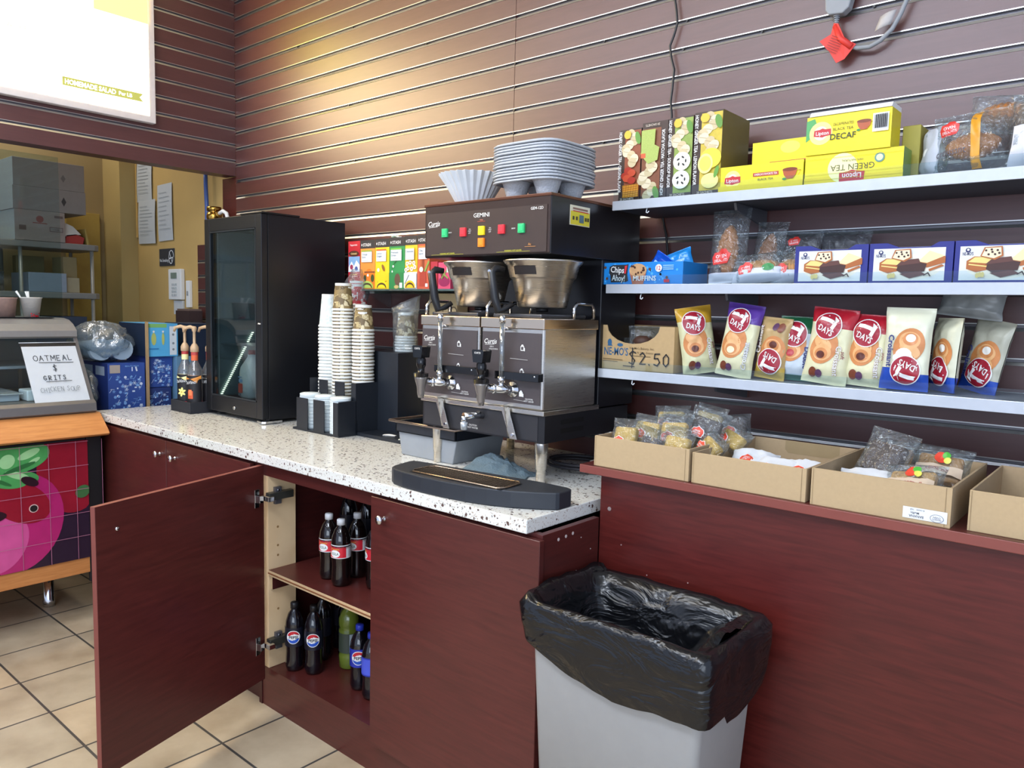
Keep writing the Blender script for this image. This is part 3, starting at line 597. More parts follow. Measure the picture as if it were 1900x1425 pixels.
# paper sign on the slope
st = thing('paper_sign', 'handwritten oatmeal and grits sign in a plastic sleeve on the deli case', 'sign', (-4.22, 1.43, 1.24))
O = Vector((-4.1105, 1.2965, 1.109)); U = Vector((0, 1, 0)); V = (Vector((-4.318, 0, 1.42))-Vector((-4.118, 0, 1.112))).normalized()
S = flat(O, U, V); b = W(st); b.poly([S(0, 0, .002), S(.247, 0, .002), S(.247, .318, .002), (S(0, .318, .002))], PAPER)
p = Print(b, S, base=.0026); pen = mt('#2c343d', .6); pen2 = mt('#7d868e', .6)
p.hand('OATMEAL', .040, .235, .030, .0032, pen, .30); p.stroke([(.06, .225), (.215, .222)], .0032, pen)
p.hand('$', .115, .176, .032, .0032, pen); p.hand('GRITS', .062, .125, .024, .0032, pen, .45); p.stroke([(.07, .115), (.185, .117)], .0032, pen)
p.hand('CHICKEN SOUP', .035, .058, .025, .0022, pen2, .14, .25, .62); p.hand('SOUP', .085, .285, .014, .001, mt('#ccd2d6', .6), .4)
b.build('paper', st)
b = W(st); b.box(0, 0, 0, .001, .001, .001, BLACK); b = W(st)
for a, c, m in ((.318, .338, BLACK), (-.012, 0, BLACK)): b.poly([S(-.004, a, .0015), S(.251, a, .0015), S(.251, c, .0015), S(-.004, c, .0015)], m)
b.poly([S(-.006, -.014, .004), S(.253, -.014, .004), S(.253, .34, .004), S(-.006, .34, .004)], SLEEVE); b.build('plastic_sleeve', st)
b = W(st); b.tube([S(-.006, .339, .004), S(.253, .339, .004)], .002, mt('#c9d0d6', .2), 6); b.build('sleeve_edge', st)
# things on the case
def cup_prof(r0, r1, h, rim=.0028): return [(0, .002), (r0-.002, .002), (r0, 0), (r1-.001, h-rim*1.5), (r1+rim*.6, h-rim*1.3), (r1+rim, h-rim*.6), (r1+rim*.5, h), (r1-.002, h-.001), (r0-.001, .006), (0, .006)]
t = thing('paper_cup', 'white paper cup holding white plastic spoons on the deli case', 'cup', (-4.5, 1.416, 1.516))
b = W(t); b.lathe(cup_prof(.034, .05, .104), mt('#e4e0d8', .5), (-4.5, 1.416, 1.516), 28); S = cylS((-4.5, 1.416, 1.516), lambda v: .034+.016*v/.104, -.3); p = Print(b, S, curved=True)
rr = random.Random(5)
for k in range(16): p.disc(.0+.036*rr.random(), .006+.02*rr.random()*(k/16), .0035, RED, n=6)
p.stroke([(-.03, .07), (-.015, .072), (0, .07)], .0015, mt('#9c9892', .6)); p.stroke([(-.02, .055), (0, .052), (.01, .054)], .0015, mt('#9c9892', .6)); b.build('body', t)
for dx, dy, ti in ((-.02, -.02, -.6), (.0, .01, -.2), (.01, .02, -.12)):
    tag(MB((-4.5+dx, 1.416+dy, 1.53)).tube([(-4.5+dx, 1.416+dy, 1.53), (-4.5+dx, 1.416+dy+ti*.08, 1.62), (-4.5+dx, 1.416+dy+ti*.11, 1.65)], [.003, .004, .006], WHITE, 8).build('plastic_spoon', loc=None), ('thick white plastic spoon leaning left out of the cup', 'middle thin white spoon handle in the paper cup', 'rightmost thin white spoon handle in the paper cup')[0 if ti < -.5 else 1 if ti < -.15 else 2], 'spoon')
for o in bpy.data.objects:
    if o.name.startswith('plastic_spoon') and o.location.length == 0: o.location = (-4.5, 1.416, 1.53)
b = MB((-4.5, 1.29, 1.516)); b.lathe(cup_prof(.05, .062, .10), mt('#c9ada0', .5, var=.2), (-4.5, 1.29, 1.516), 26, matf=lambda j: mt('#4a4246', .5, sc=60, var=.4) if j < 2 else mt('#c9a79b', .5, sc=45, var=.25)); b = b.build('soup_tub'); b.location = (-4.5, 1.29, 1.516); tag(b, 'printed pinkish paper tub at left frame edge on the deli case', 'tub')
tag(MB().box(-4.505, 0.2, 1.517, -4.499, 1.565, 2.35, GLASS).build('glass_guard', loc=(-4.5, .9, 1.517)), 'upright clear glass guard standing on the deli case top', 'glass guard')

# ================================================================ KITCHEN SHELVING AND BOXES
kt = thing('kitchen_table', 'low grey work table hidden behind the counter end', 'table', (-4.78, 2.1, 0))
W(kt).box(-5.18, 1.68, .96, -4.36, 2.5, .99, mt('#55585c', .4, .4)).build('tabletop', kt)
for x in (-5.14, -4.4):
    for y in (1.72, 2.46): W(kt).tube([(x, y, 0), (x, y, .96)], .018, GREYM, 10).build('leg', kt)
rk = thing('storage_rack', 'grey three-tier storage rack standing in the kitchen', 'rack', (-5.8, 1.95, 0))
RKM = mt('#87837f', .5)
for z in (1.985, 1.66, 1.12, .5):
    b = W(rk); b.prism([(-6.03, .6), (-5.60, .6), (-5.60, 2.16), (-5.62, 2.19), (-5.66, 2.205), (-5.97, 2.205), (-6.03, 2.18)], z-.04, z, RKM, 'z'); b.build('tier', rk, .006)
for x in (-5.63, -6.0):
    for y in (.7, 1.72, 2.15): W(rk).tube([(x, y, 0), (x, y, 1.98)], .012, mt('#a5a29c', .35, .4), 10).build('post', rk)
def carton(name, label, x0, y0, z0, x1, y1, z1, m, cat='box', group=None, art=None, side=None, lidm=None):
    t = MB(); t.box(x0, y0, z0, x1, y1, z1, m, front=side)
    if art: art(t)
    o = t.build(name, loc=((x0+x1)/2, (y0+y1)/2, z0), bevel=.002); return tag(o, label, cat, group)
gb = mt('#8d8480', .75); gbw = mt('#b9bdc0', .6)
def dia(b):
    p = Print(b, rightS(-5.6, 0, 0)); p.fan([(1.96, 2.40), (1.975, 2.425), (1.99, 2.40), (1.975, 2.375)], mt('#6b6462', .7))
def dia2(b):
    p = Print(b, rightS(-5.6, 0, 0)); p.fan([(1.96, 2.25), (1.975, 2.28), (1.99, 2.25), (1.975, 2.22)], mt('#3f3a3a', .7)); p.rect(1.90, 2.045, 1.91, 2.046, gb)
carton('cardboard_box', 'topmost grey carton of the stack on the kitchen rack', -6.0, 1.685, 2.3255, -5.6, 2.105, 2.50, gb, art=dia, side=gbw)
carton('cardboard_box', 'middle grey carton with a dark diamond on the kitchen rack', -6.0, 1.68, 2.179, -5.6, 2.11, 2.325, gb, art=dia2, side=gbw)
def art3(b):
    p = Print(b, rightS(-5.6, 0, 0)); d = mt('#6a5752', .7)
    p.disc(1.83, 2.125, .022, mt('#8a4b40', .7)); p.stroke([(1.79, 2.10), (1.87, 2.098)], .006, mt('#8a4b40', .7)); p.rect(1.71, 2.05, 1.75, 2.08, d)
    p.rect(1.915, 2.14, 1.965, 2.155, d); p.rect(1.885, 2.05, 1.965, 2.08, d); p.rect(1.889, 2.054, 1.961, 2.076, gb); p.text('1228', 1.925, 2.065, .012, d)
carton('cardboard_box', 'bottom printed carton of the stack on the kitchen rack', -6.0, 1.685, 1.986, -5.6, 1.978, 2.178, mt('#9a8b84', .75), art=art3, side=gbw)
o = MB((-5.7, 2.05, 1.986)).prism([(1.99, 1.987), (2.10, 1.987), (2.11, 2.03), (2.06, 2.05), (2.0, 2.04)], -5.8, -5.64, mt('#b23a35', .4), 'x').prism([(1.99, 2.03), (2.06, 2.045), (2.09, 2.05), (2.04, 2.10), (1.99, 2.12)], -5.8, -5.64, mt('#ded8d0', .4), 'x').build('snack_bag'); o.location = (-5.7, 2.05, 1.986); tag(o, 'red and white bag beside the cartons on the kitchen rack', 'bag')
tag(MB().prism([(2.125, 1.987), (2.14, 1.987), (2.12, 2.09), (2.112, 2.09)], -5.8, -5.64, mt('#b59a55', .5), 'x').build('folded_card', loc=(-5.7, 2.12, 1.987)), 'tan card leaning beside the red bag on the rack', 'card')
def blob(name, label, cat, c, s, m, seed, amp=.25, fr=3, group=None, n=16):
    b = MB(); cx, cy, cz = c
    def fn(u, v):
        a = 2*PI*u; ph = PI*v; d = Vector((math.cos(a)*math.sin(ph), math.sin(a)*math.sin(ph), -math.cos(ph)))
        k = 1+amp*noise.noise(d*fr+Vector((seed, 0, 0)))+amp*.4*noise.noise(d*fr*3+Vector((0, seed, 0)))
        return Vector((cx+d.x*s[0]*k, cy+d.y*s[1]*k, max(cz, cz+s[2]+d.z*s[2]*k)))
    b.grid(fn, n*2, n, m); o = b.build(name, loc=c); return tag(o, label, cat, group)
blob('plastic_bag', 'crumpled clear plastic bag on the rack at left frame edge', 'bag', (-5.78, 1.56, 1.661), (.13, .10, .1), BAGH, 1)
carton('plastic_tub', 'pale plastic tub wrapped in film on the kitchen rack', -5.95, 1.76, 1.661, -5.62, 1.985, 1.785, mt('#8f97a5', .35), 'tub')
carton('cardboard_box', 'small tan carton beside the pale tub on the rack', -5.9, 1.995, 1.661, -5.65, 2.075, 1.76, mt('#a8987c', .7))
carton('cardboard_box', 'brown carton standing on the small tan carton', -5.9, 1.995, 1.761, -5.7, 2.08, 1.90, mt('#8d7a55', .7))
carton('cardboard_box', 'wide dark tan carton lying on the pale tub on the rack', -5.95, 1.77, 1.786, -5.88, 1.94, 1.9, mt('#73633f', .7))
carton('storage_bin', 'dark blue bin on the lower tier of the kitchen rack', -5.97, 1.75, 1.121, -5.66, 2.12, 1.50, mt('#414a60', .5), 'bin')
carton('wall_panel', 'pale yellow board leaning on the kitchen side wall', -6.148, 2.17, .9, -6.12, 2.40, 2.25, mt('#b5984a', .6), 'board')
blob('fabric_bundle', 'dark red cloth bundle at the left frame edge of the rack', 'cloth', (-5.83, 1.30, 1.661), (.1, .12, .12), mt('#50282a', .8), 4)

# patterned blue boxes behind the counter end
BL = mt('#2c4a94', .5, var=.1); BLD = mt('#22387e', .5); LBL = mt('#7aa6dd', .5); WBL = mt('#c9d6ea', .5)
def icons(b, S, w, h, seed, n=60):
    p = Print(b, S, .0001); rr = random.Random(seed)
    for k in range(n):
        u, v = rr.uniform(.012, w-.012), rr.uniform(.01, h-.012); m = rr.choice((LBL, WBL, LBL)); c = rr.randrange(5); s_ = .006+.005*rr.random()
        p.k = k % 6
        if c == 0: p.disc(u, v, s_*.8, m, n=8)
        elif c == 1: p.stroke([(u-s_, v), (u+s_, v)], .002, m)
        elif c == 2:
            for a in range(3): p.k = k % 6; p.stroke([(u-s_*math.cos(a*1.05), v-s_*math.sin(a*1.05)), (u+s_*math.cos(a*1.05), v+s_*math.sin(a*1.05))], .0025, m)
        elif c == 3: p.rect(u-s_*.8, v-s_*.5, u+s_*.8, v+s_*.5, m)
        else: p.stroke([(u-s_, v-s_), (u, v+s_*.3), (u+s_*.4, v+s_*1.3)], .0025, m)
def a1(b):
    S = rightS(-4.4, 1.745, .991); icons(b, S, .195, .22, 2, 80); p = Print(b, S, base=.0016); p.rect(.01, .225, .065, .27, mt('#a89c93', .7)); p.text('BEAUTY MEGA', .13, .262, .008, LBL, maxw=.1); p.stroke([(.13, .235), (.13, .255)], .006, WBL); p.stroke([(.155, .235), (.15, .255)], .009, WBL)
    q = Print(b, frontS(-4.8, 1.745, .991)); q.rect(.03, .2, .2, .26, mt('#aebdd2', .5)); q.rect(.24, .21, .36, .26, mt('#aebdd2', .5))
o = carton('product_box', 'large patterned blue box with a torn corner behind the counter', -4.8, 1.745, .991, -4.4, 1.945, 1.27, BL, art=a1, side=BLD)
def a2(b): icons(b, rightS(-4.4, 1.975, 1.125), .125, .17, 5, 60)
carton('product_box', 'tall patterned blue box under the light blue box', -4.7, 1.972, 1.125, -4.4, 2.105, 1.30, BL, art=a2, side=BLD)
def a3(b): icons(b, rightS(-4.39, 1.955, .991), .13, .12, 9, 40)
carton('product_box', 'low dark patterned blue box at the counter back edge', -4.7, 1.955, .991, -4.39, 2.09, 1.122, mt('#24366f', .5), art=a3)
def a4(b):
    p = Print(b, rightS(-4.38, 1.955, 1.302)); p.rect(0, .165, .11, .186, mt('#7cb26a', .5)); p.rect(.118, 0, .17, .188, mt('#58a7d8', .5)); p.rect(.126, .008, .166, .172, mt('#d3dbe2', .5))
    for u in (.035, .088): p.disc(u, .10, .014 if u < .05 else .008, mt('#b5bd6a', .5), .035); p.disc(u, .142, .006, WHITE)
    p.stroke([(.01, .045), (.06, .045)], .006, mt('#2f78b8', .5))
    for v in (.125, .075, .04): p.disc(.146, v, .007, mt('#7f8890', .6), n=8)
carton('product_box', 'light blue box printed with bottles above the patterned blue boxes', -4.75, 1.955, 1.302, -4.38, 2.13, 1.49, mt('#57aee0', .45), art=a4, side=mt('#16263f', .5))
carton('product_box', 'plain pale blue box standing behind the syrup bottles', -4.7, 2.11, .991, -4.36, 2.2, 1.30, mt('#5f87a6', .5))
carton('product_box', 'tall dark navy box behind the syrup bottles', -4.7, 2.205, .991, -4.36, 2.40, 1.49, mt('#17263c', .5))
tag(MB().box(-4.39, 1.9465, .991, -4.36, 1.9525, 1.50, mt('#a98b62', .7)).build('cardboard_sheet', loc=(-4.5, 1.95, .991)), 'brown cardboard sheet standing between the blue boxes', 'cardboard')
t = thing('cup_pack', 'clear plastic bag of large cups lying on the blue box', 'bag', (-4.55, 1.80, 1.271))
blob('x', 'x', 'x', (-4.58, 1.785, 1.272), (.19, .155, .112), BAGH, 3.3, .16, 3.0, n=26)
o = bpy.data.objects['x']; o.name = 'film'; o.parent = t; o.location = o.location-t.location
for k in ('label', 'category'): del o[k]
for i, y in enumerate((1.735, 1.845)):
    b = MB(t.location); b.tube([(-4.72, y, 1.335), (-4.45, y, 1.345)], [.045, .06], mt('#9fb3c4', .35), 18); b.build('cups', t)
blob('plastic_bag', 'crumpled clear bag wedged beside the patterned blue box', 'bag', (-4.55, 1.68, .991), (.15, .045, .12), BAGH, 7, .2, 3)

# ================================================================ FRIDGE
fr = thing('mini_fridge', 'tall black countertop fridge with a glass door', 'fridge', (-3.53, 2.22, 1.04))
FB = mt('#141519', .38, var=.15); x0, x1, y0, y1, z0, z1 = -3.80, -3.27, 2.03, 2.475, 1.058, 2.035
b = W(fr); b.box(x0, y0, z0, x0+.03, y1, z1, FB); b.box(x0+.0301, y0+.005, z0+.072, x0+.032, y1-.032, z1-.052, mt('#6d7a80', .4)); b.box(x1-.03, y0, z0, x1, y1, z1, FB); b.box(x0+.03, y1-.03, z0, x1-.03, y1, z1, mt('#66727a', .4)); b.box(x0+.03, y0, z0, x1-.03, y1-.03, z0+.07, FB, top=mt('#4c3338', .4)); b.box(x0+.03, y0, z1-.05, x1-.03, y1-.03, z1, FB)
b.box(x0+.031, y0+.03, 1.40, x1-.031, y1-.031, 1.405, mt('#5c666b', .3, .5)); b.build('cabinet', fr, .003)
b = W(fr); yd0, yd1 = 1.995, 2.028
b.box(x0, yd0, z0+.005, x0+.05, yd1, z1, FB); b.box(x1-.05, yd0, z0+.005, x1, yd1, z1, FB); b.box(x0+.05, yd0, z0+.005, x1-.05, yd1, z0+.085, FB); b.box(x0+.05, yd0, z1-.065, x1-.05, yd1, z1, FB)
d = b.build('door', fr, .003)
W(fr).box(x0+.051, yd0+.008, z0+.086, x1-.051, yd0+.012, z1-.066, DGLASS).build('glass_pane', d)
b = W(fr)
for a0, c0, a1, c1 in ((x0+.05, z0+.085, x1-.05, z0+.091), (x0+.05, z1-.071, x1-.05, z1-.065), (x0+.05, z0+.085, x0+.056, z1-.065), (x1-.056, z0+.085, x1-.05, z1-.065)): b.box(a0, yd0-.001, c0, a1, yd0+.006, c1, mt('#3c4146', .3, .5))
b.build('glass_trim', d)
W(fr).tube([(-3.52, 1.995, 1.095), (-3.52, 1.989, 1.095)], .009, CHROME, 14).build('lock', d)
W(fr).tube([(-3.272, 1.992, 1.52), (-3.285, 1.985, 1.52), (-3.30, 1.992, 1.518)], .004, CHROME, 8).build('catch', d)
W(fr).box(-3.45, 1.992, z1, -3.26, 2.2, z1+.008, FB).build('hinge_cover', fr, .002)
W(fr).prism([(-3.31, 1.99), (-3.26, 1.985), (-3.25, 2.0), (-3.25, 2.09), (-3.27, 2.09), (-3.27, 2.01), (-3.31, 2.005)], 1.045, 1.055, CHROME, 'z').build('hinge', fr)
for x in (x0+.05, x1-.05):
    for y in (y0+.03, y1-.05): W(fr).tube([(x, y, 1.0402), (x, y, 1.059)], .018, BLACK, 12).build('foot', fr)
W(fr).box(x0+.032, y0+.015, 1.14, x0+.037, y0+.02, 1.97, mt('#c8d0d0', .3, .5)).build('inner_rail', fr)
b = W(fr); lm = mt('#dfe8cf', .4, emit=3.5, var=0)
a, c = Vector((-3.762, 2.06, 1.142)), Vector((-3.762, 2.24, 1.46))
for k in range(34):
    q = a.lerp(c, k/33); b.box(q.x-.003, q.y-.005, q.z-.0025, q.x+.003, q.y+.005, q.z+.0025, lm)
b.build('light_strip', fr)
mj = thing('milk_jug', 'white milk jug with a red cap inside the fridge', 'jug', (-3.575, 2.13, 1.129))
b = W(mj); b.lathe([(.045, 0), (.056, .012), (.056, .13), (.052, .16), (.03, .20), (.022, .215), (.022, .228)], mt('#dfe3e2', .4), (-3.575, 2.13, 1.129), 24, sq=5)
S = frontS(-3.575, 2.073, 1.129); p = Print(b, S, base=.001); p.rect(-.045, .03, -.005, .078, mt('#d05a4a', .5)); p.rect(-.04, .085, -.005, .10, mt('#8fb0d8', .5)); p.rect(-.045, .108, -.01, .114, mt('#8fb0d8', .5)); p.rect(-.045, .015, -.02, .028, mt('#7d7f86', .5)); b.build('body', mj)
W(mj).lathe([(.024, 0), (.024, .02), (.021, .023), (0, .023)], RED, (-3.575, 2.13, 1.355), 18).build('cap', mj)

# ================================================================ SYRUP BOTTLES
rck = thing('syrup_rack', 'black rack holding the pump syrup bottles', 'rack', (-3.9, 1.96, 1.04))
b = W(rck); b.box(-4.02, 1.91, 1.0402, -3.81, 2.10, 1.05, BLKM); b.box(-4.02, 1.91, 1.05, -3.81, 1.918, 1.10, BLKM); b.box(-4.02, 2.09, 1.05, -3.81, 2.10, 1.10, BLKM); b.box(-4.02, 1.918, 1.05, -4.012, 2.09, 1.10, BLKM); b.box(-3.818, 1.918, 1.05, -3.81, 2.09, 1.10, BLKM); b.box(-3.92, 1.918, 1.05, -3.915, 2.09, 1.09, BLKM); b.build('tray', rck, .002)
PUMP = mt('#c3a583', .4)
def syrup(x, y, label, kind, h=0):
    t = thing('syrup_bottle', label, 'syrup bottle', (x, y, 1.051), group='pump syrup bottles beside the fridge')
    cm = {'vanilla': '#efe9a8', 'caramel': '#d58a3a', 'back': '#b9b4a8'}[kind]
    b = MB(); b.lathe([(.034, 0), (.04, .008), (.04, .19), (.036, .215), (.018, .255), (.015, .27), (.015, .30)], film('syrup_glass', '#d8d8d8', .1, .05, .1, .1, 5) if 'syrup_glass' not in bpy.data.materials else bpy.data.materials['syrup_glass'], n=24)
    b.build('bottle', t)
    b = MB(); b.lathe([(.0375, .004), (.0375, .16), (0, .16)], mt('#4a2c1a' if kind == 'caramel' else '#cfc3a2', .3), n=20); b.build('syrup', t)
    b = MB(); S = cylS((0, 0, 0), .0408, -PI*.36); a0, a1 = -.062, .062
    b.grid(lambda u, v: S(a0+(a1-a0)*u, .035+.15*v, 0), 18, 2, mt('#17161b', .5)); p = Print(b, S, curved=True); top = mt(cm, .5)
    p.fan([(-.06, .185), (.06, .185), (.06, .168), (.04, .160), (.036, .145), (.032, .16), (.0, .168), (-.02, .174), (-.045, .168), (-.06, .16)], top)
    p.text('DaVinci', 0.0, .150, .016, PAPER, rot=.12, bold=.8, maxw=.062, sk=.25)
    if kind == 'vanilla':
        for k in range(6): a = k*PI/3+.4; p.disc(.008+.010*math.cos(a), .092+.013*math.sin(a), .012, mt('#f1e88c', .5), .006, n=10, rot=a)
        p.disc(.008, .092, .004, mt('#c9a93a', .5), n=8)
    elif kind == 'caramel': p.rect(-.012, .065, .016, .105, mt('#d2562e', .4)); p.rect(-.008, .082, .010, .112, mt('#ea7f4e', .4))
    p.rect(-.062, .035, .062, .043, mt('#d2304a', .5)); b.build('bottle_label', t)
    b = MB(); S = cylS((0, 0, 0), .0168, -PI*.36); b.lathe([(.0172, .262), (.0172, .30)], mt(cm if kind == 'vanilla' else '#d7643a', .5), n=16, cap=False); b.lathe([(.0176, .29), (.0176, .306)], mt('#b8413f', .5), n=16, cap=False); b.build('neck_label', t)
    b = MB(); b.lathe([(.019, .306), (.021, .308), (.021, .33), (.013, .345), (.007, .352), (.007, .41), (.011, .414), (.013, .43), (.010, .438), (0, .44)], PUMP, n=18)
    b.tube([(0, 0, .43), (-.02, -.012, .436), (-.045, -.028, .428), (-.052, -.032, .408)], [.009, .009, .0085, .006], PUMP, 10); b.build('pump', t)
    return t
syrup(-3.965, 1.965, 'left syrup bottle with a yellow flower label and tan pump', 'vanilla'); syrup(-3.862, 1.965, 'right syrup bottle with an orange caramel label and tan pump', 'caramel'); syrup(-3.858, 2.045, 'rear syrup bottle half hidden behind the caramel one', 'back')

# ================================================================ CUP AND LID ORGANISER
og = thing('cup_organizer', 'black stepped cup and lid organiser on the counter', 'organizer', (-2.9, 2.2, 1.04))
OB = mt('#1c2129', .4, var=.1)
b = W(og); OL, OR = -3.075, -2.727
b.box(OL, 2.032, 1.0402, OR, 2.43, 1.05, OB)
b.prism([(2.032, 1.05), (2.43, 1.05), (2.43, 1.412), (2.268, 1.412), (2.268, 1.274), (2.126, 1.274), (2.126, 1.196), (2.032, 1.196)], OR-.004, OR, OB, 'x')
b.prism([(2.09, 1.05), (2.43, 1.05), (2.43, 1.412), (2.268, 1.412), (2.268, 1.274), (2.126, 1.274), (2.126, 1.196), (2.09, 1.196)], OL, OL+.004, OB, 'x')
b.box(OL, 2.13, 1.05, OR, 2.134, 1.11, OB); b.box(OL, 2.268, 1.05, OR, 2.271, 1.412, OB); b.box(OL, 2.426, 1.05, OR, 2.43, 1.412, OB); b.box(OL, 2.271, 1.408, OR, 2.426, 1.412, OB)
b.build('frame', og, .001)
for i, (a0, a1) in enumerate(((-3.038, -2.953), (-2.908, -2.828), (-2.762, -2.727))):
    W(og).box(a0, 2.028, 1.05, a1, 2.033, 1.192, OB).build('front_panel', og, .001)
for i, (a0, a1) in enumerate(((-3.00, -2.935), (-2.88, -2.81), (-2.76, -2.727))):
    W(og).box(a0, 2.124, 1.05, a1, 2.128, 1.272, OB).build('middle_panel', og, .001)
# lids
LX = (-3.008, -2.893, -2.78)
b = MB(); b.lathe([(.0, .0105), (.040, .0105), (.041, .0085), (.045, .0085), (.047, .006), (.047, 0), (.0455, 0), (.0455, .004), (0, .004)], mt('#d9e4e8', .35), n=22)
lid0 = b.build('cup_lid'); tag(lid0, 'white plastic lid in the left stack at the organiser front', 'lid', 'white lids in the front slots of the organiser')
names = ('left', 'middle', 'right'); first = True
for c, x in enumerate(LX):
    for k in range(27):
        if first: o = lid0; first = False
        else: o = lid0.copy(); COL.objects.link(o)
        o.location = (x+.0008*math.sin(k*2.3), 2.082, 1.0502+k*.0058)
        o['label'] = 'white plastic lid in the %s stack at the organiser front' % names[c]; o['group'] = 'lids in the %s front stack' % names[c]
# cups
def cup_mesh(r0, r1, h, body, band=True):
    b = MB(); ins = mt('#dfe0dc', .5)
    # upside down: rim at z=0, base at z=h
    b.lathe([(r1-.002, .001), (r1+.0015, 0), (r1+.0035, .003), (r1+.003, .0085), (r1-.0005, .0105), (r1-.0012, .0125), (r0+.0006, h-.012), (r0+.0005, h-.004), (r0, h), (r0-.003, h), (r0-.004, h-.006), (0, h-.006)], body, n=28, matf=lambda j: ins if j < 4 or j > 6 else (ins if j == 6 and band else body))
    b.lathe([(r1-.003, .001), (r0-.001, h-.012)], ins, n=28, cap=False)
    return b
DOT = patch_mat('pale_dotted_print', [(0, '#d2dcda'), (.6, '#c3cecd'), (.85, '#dde4e2')], 90)
REDN = patch_mat('red_net_print', [(0, '#c42b33'), (.5, '#e7e2de'), (.8, '#b8242e')], 70)
def cup_stack(x, y, z0, n, pitch, r0, r1, h, body, label, last, group, cat='cup', name='paper_cup', extra=None):
    c0 = tag(cup_mesh(r0, r1, h, body).build(name), label, cat, group)
    for k in range(n):
        o = c0 if k == 0 else c0.copy()
        if k: COL.objects.link(o)
        o.location = (x+.0012*math.sin(k*1.7), y+.0012*math.cos(k*1.3), z0+k*pitch)
        if k == n-1: o['label'] = last
cup_stack(-3.012, 2.19, 1.0502, 31, .01545, .0345, .0475, .152, DOT, 'white dotted paper cup nested in the left tall stack', 'topmost cup of the white dotted stack, upside down', 'cups of the left white stack')
cup_stack(-2.905, 2.188, 1.0502, 36, .01545, .0355, .0475, .125, KRAFT, 'brown printed paper cup nested in the tallest middle stack', 'topmost full-size cup of the tallest brown printed stack', 'cups of the tallest brown stack')
cup_stack(-2.787, 2.212, 1.0502, 30, .01555, .036, .0475, .118, KRAFT, 'brown printed paper cup nested in the right tall stack', 'topmost cup of the right brown printed stack', 'cups of the right brown stack')
cup_stack(-2.905, 2.188, 1.0502+35*.01545+.0465, 1, .01, .032, .036, .06, KRAFT, 'x', 'small brown cup set on top of the tallest stack', 'small cup on the stack')
cup_stack(-2.645, 2.34, 1.4125, 6, .0125, .034, .046, .115, KRAFT, 'brown printed cup wrapped in clear plastic at the organiser back', 'top cup of the plastic-wrapped stack at the organiser back', 'plastic-wrapped cups')
cup_stack(-3.00, 2.345, 1.4125, 14, .0155, .036, .046, .12, REDN, 'red netted cup in the stack behind the brown cups', 'top red netted cup showing above the brown cups', 'red netted cups at the back')
# the organiser's back tier carries the wrapped stack: a wider back box
W(og).box(-2.7269, 2.248, 1.0402, -2.59, 2.43, 1.412, OB).build('back_bin', og, .001)
b = MB((-2.645, 2.34, 1.4125))
def fn(u, v):
    a = 2*PI*u; k = 1+.10*noise.noise(Vector((math.cos(a)*2, math.sin(a)*2, v*5)))+.10*noise.noise(Vector((math.cos(a)*5, math.sin(a)*5, v*9)))
    R = (.052+.010*v*v+.02*max(0, v-.75)*2)*k
    return Vector((-2.645+R*math.cos(a)*(1+.5*max(0, v-.8)), 2.34+R*math.sin(a)*(1-1.2*max(0, v-.75)), 1.414+.225*v+(.03*math.sin(a*1.0+.8) if v > .9 else 0)))
b.grid(fn, 40, 24, CLOUD); o = b.build('plastic_sleeve'); o.location = (-2.645, 2.34, 1.4125); tag(o, 'clear plastic sleeve open around the back cup stack', 'plastic bag')
b = MB((-3.0, 2.345, 1.72))
def fn2(u, v):
    a = 2*PI*u; k = 1+.2*noise.noise(Vector((math.cos(a)*2, math.sin(a)*2, v*4))); R = .052*k*(1-max(0, v-.6)*1.3)
    return Vector((-3.0+R*math.cos(a), 2.345+R*math.sin(a), 1.64+.15*v))
b.grid(fn2, 30, 12, CLOUD); o = b.build('plastic_sleeve'); o.location = (-3.0, 2.345, 1.72); tag(o, 'crumpled plastic film over the red netted cups', 'plastic bag')
# stirrer tray and packets
sb = thing('black_tray', 'low black tray with a few sugar packets beside the organiser', 'tray', (-2.5, 2.2, 1.04))
b = W(sb); b.box(-2.722, 2.128, 1.0402, -2.29, 2.40, 1.056, OB); b.box(-2.722, 2.36, 1.056, -2.29, 2.40, 1.13, OB); p = Print(b, frontS(0, 2.128, 1.04)); p.rect(-2.38, .007, -2.34, .0095, PAPER); b.build('body', sb, .002)
def packet(x, y, z, w, h, rz, m, label, ry=.1):
    b = MB(); b.grid(lambda u, v: Vector((-w/2+w*u, -h/2+h*v, .003+.004*math.sin(PI*u)*math.sin(PI*v))), 6, 6, m); b.box(-w/2, -h/2, 0, w/2, h/2, .002, m)
    o = b.build('sugar_packet'); o.location = (x, y, z); o.rotation_euler = (0, ry, rz); tag(o, label, 'packet', 'loose packets on the black tray')
packet(-2.55, 2.17, 1.0575, .06, .016, .35, WHITE, 'thin white packet lying left on the black tray', 0)
packet(-2.46, 2.20, 1.0575, .07, .035, .3, mt('#cfcdbb', .6), 'cream torn packet in the middle of the black tray', -.0)
packet(-2.41, 2.155, 1.0575, .085, .018, .6, mt('#d8d6c6', .6), 'long cream packet at the right of the black tray', 0)

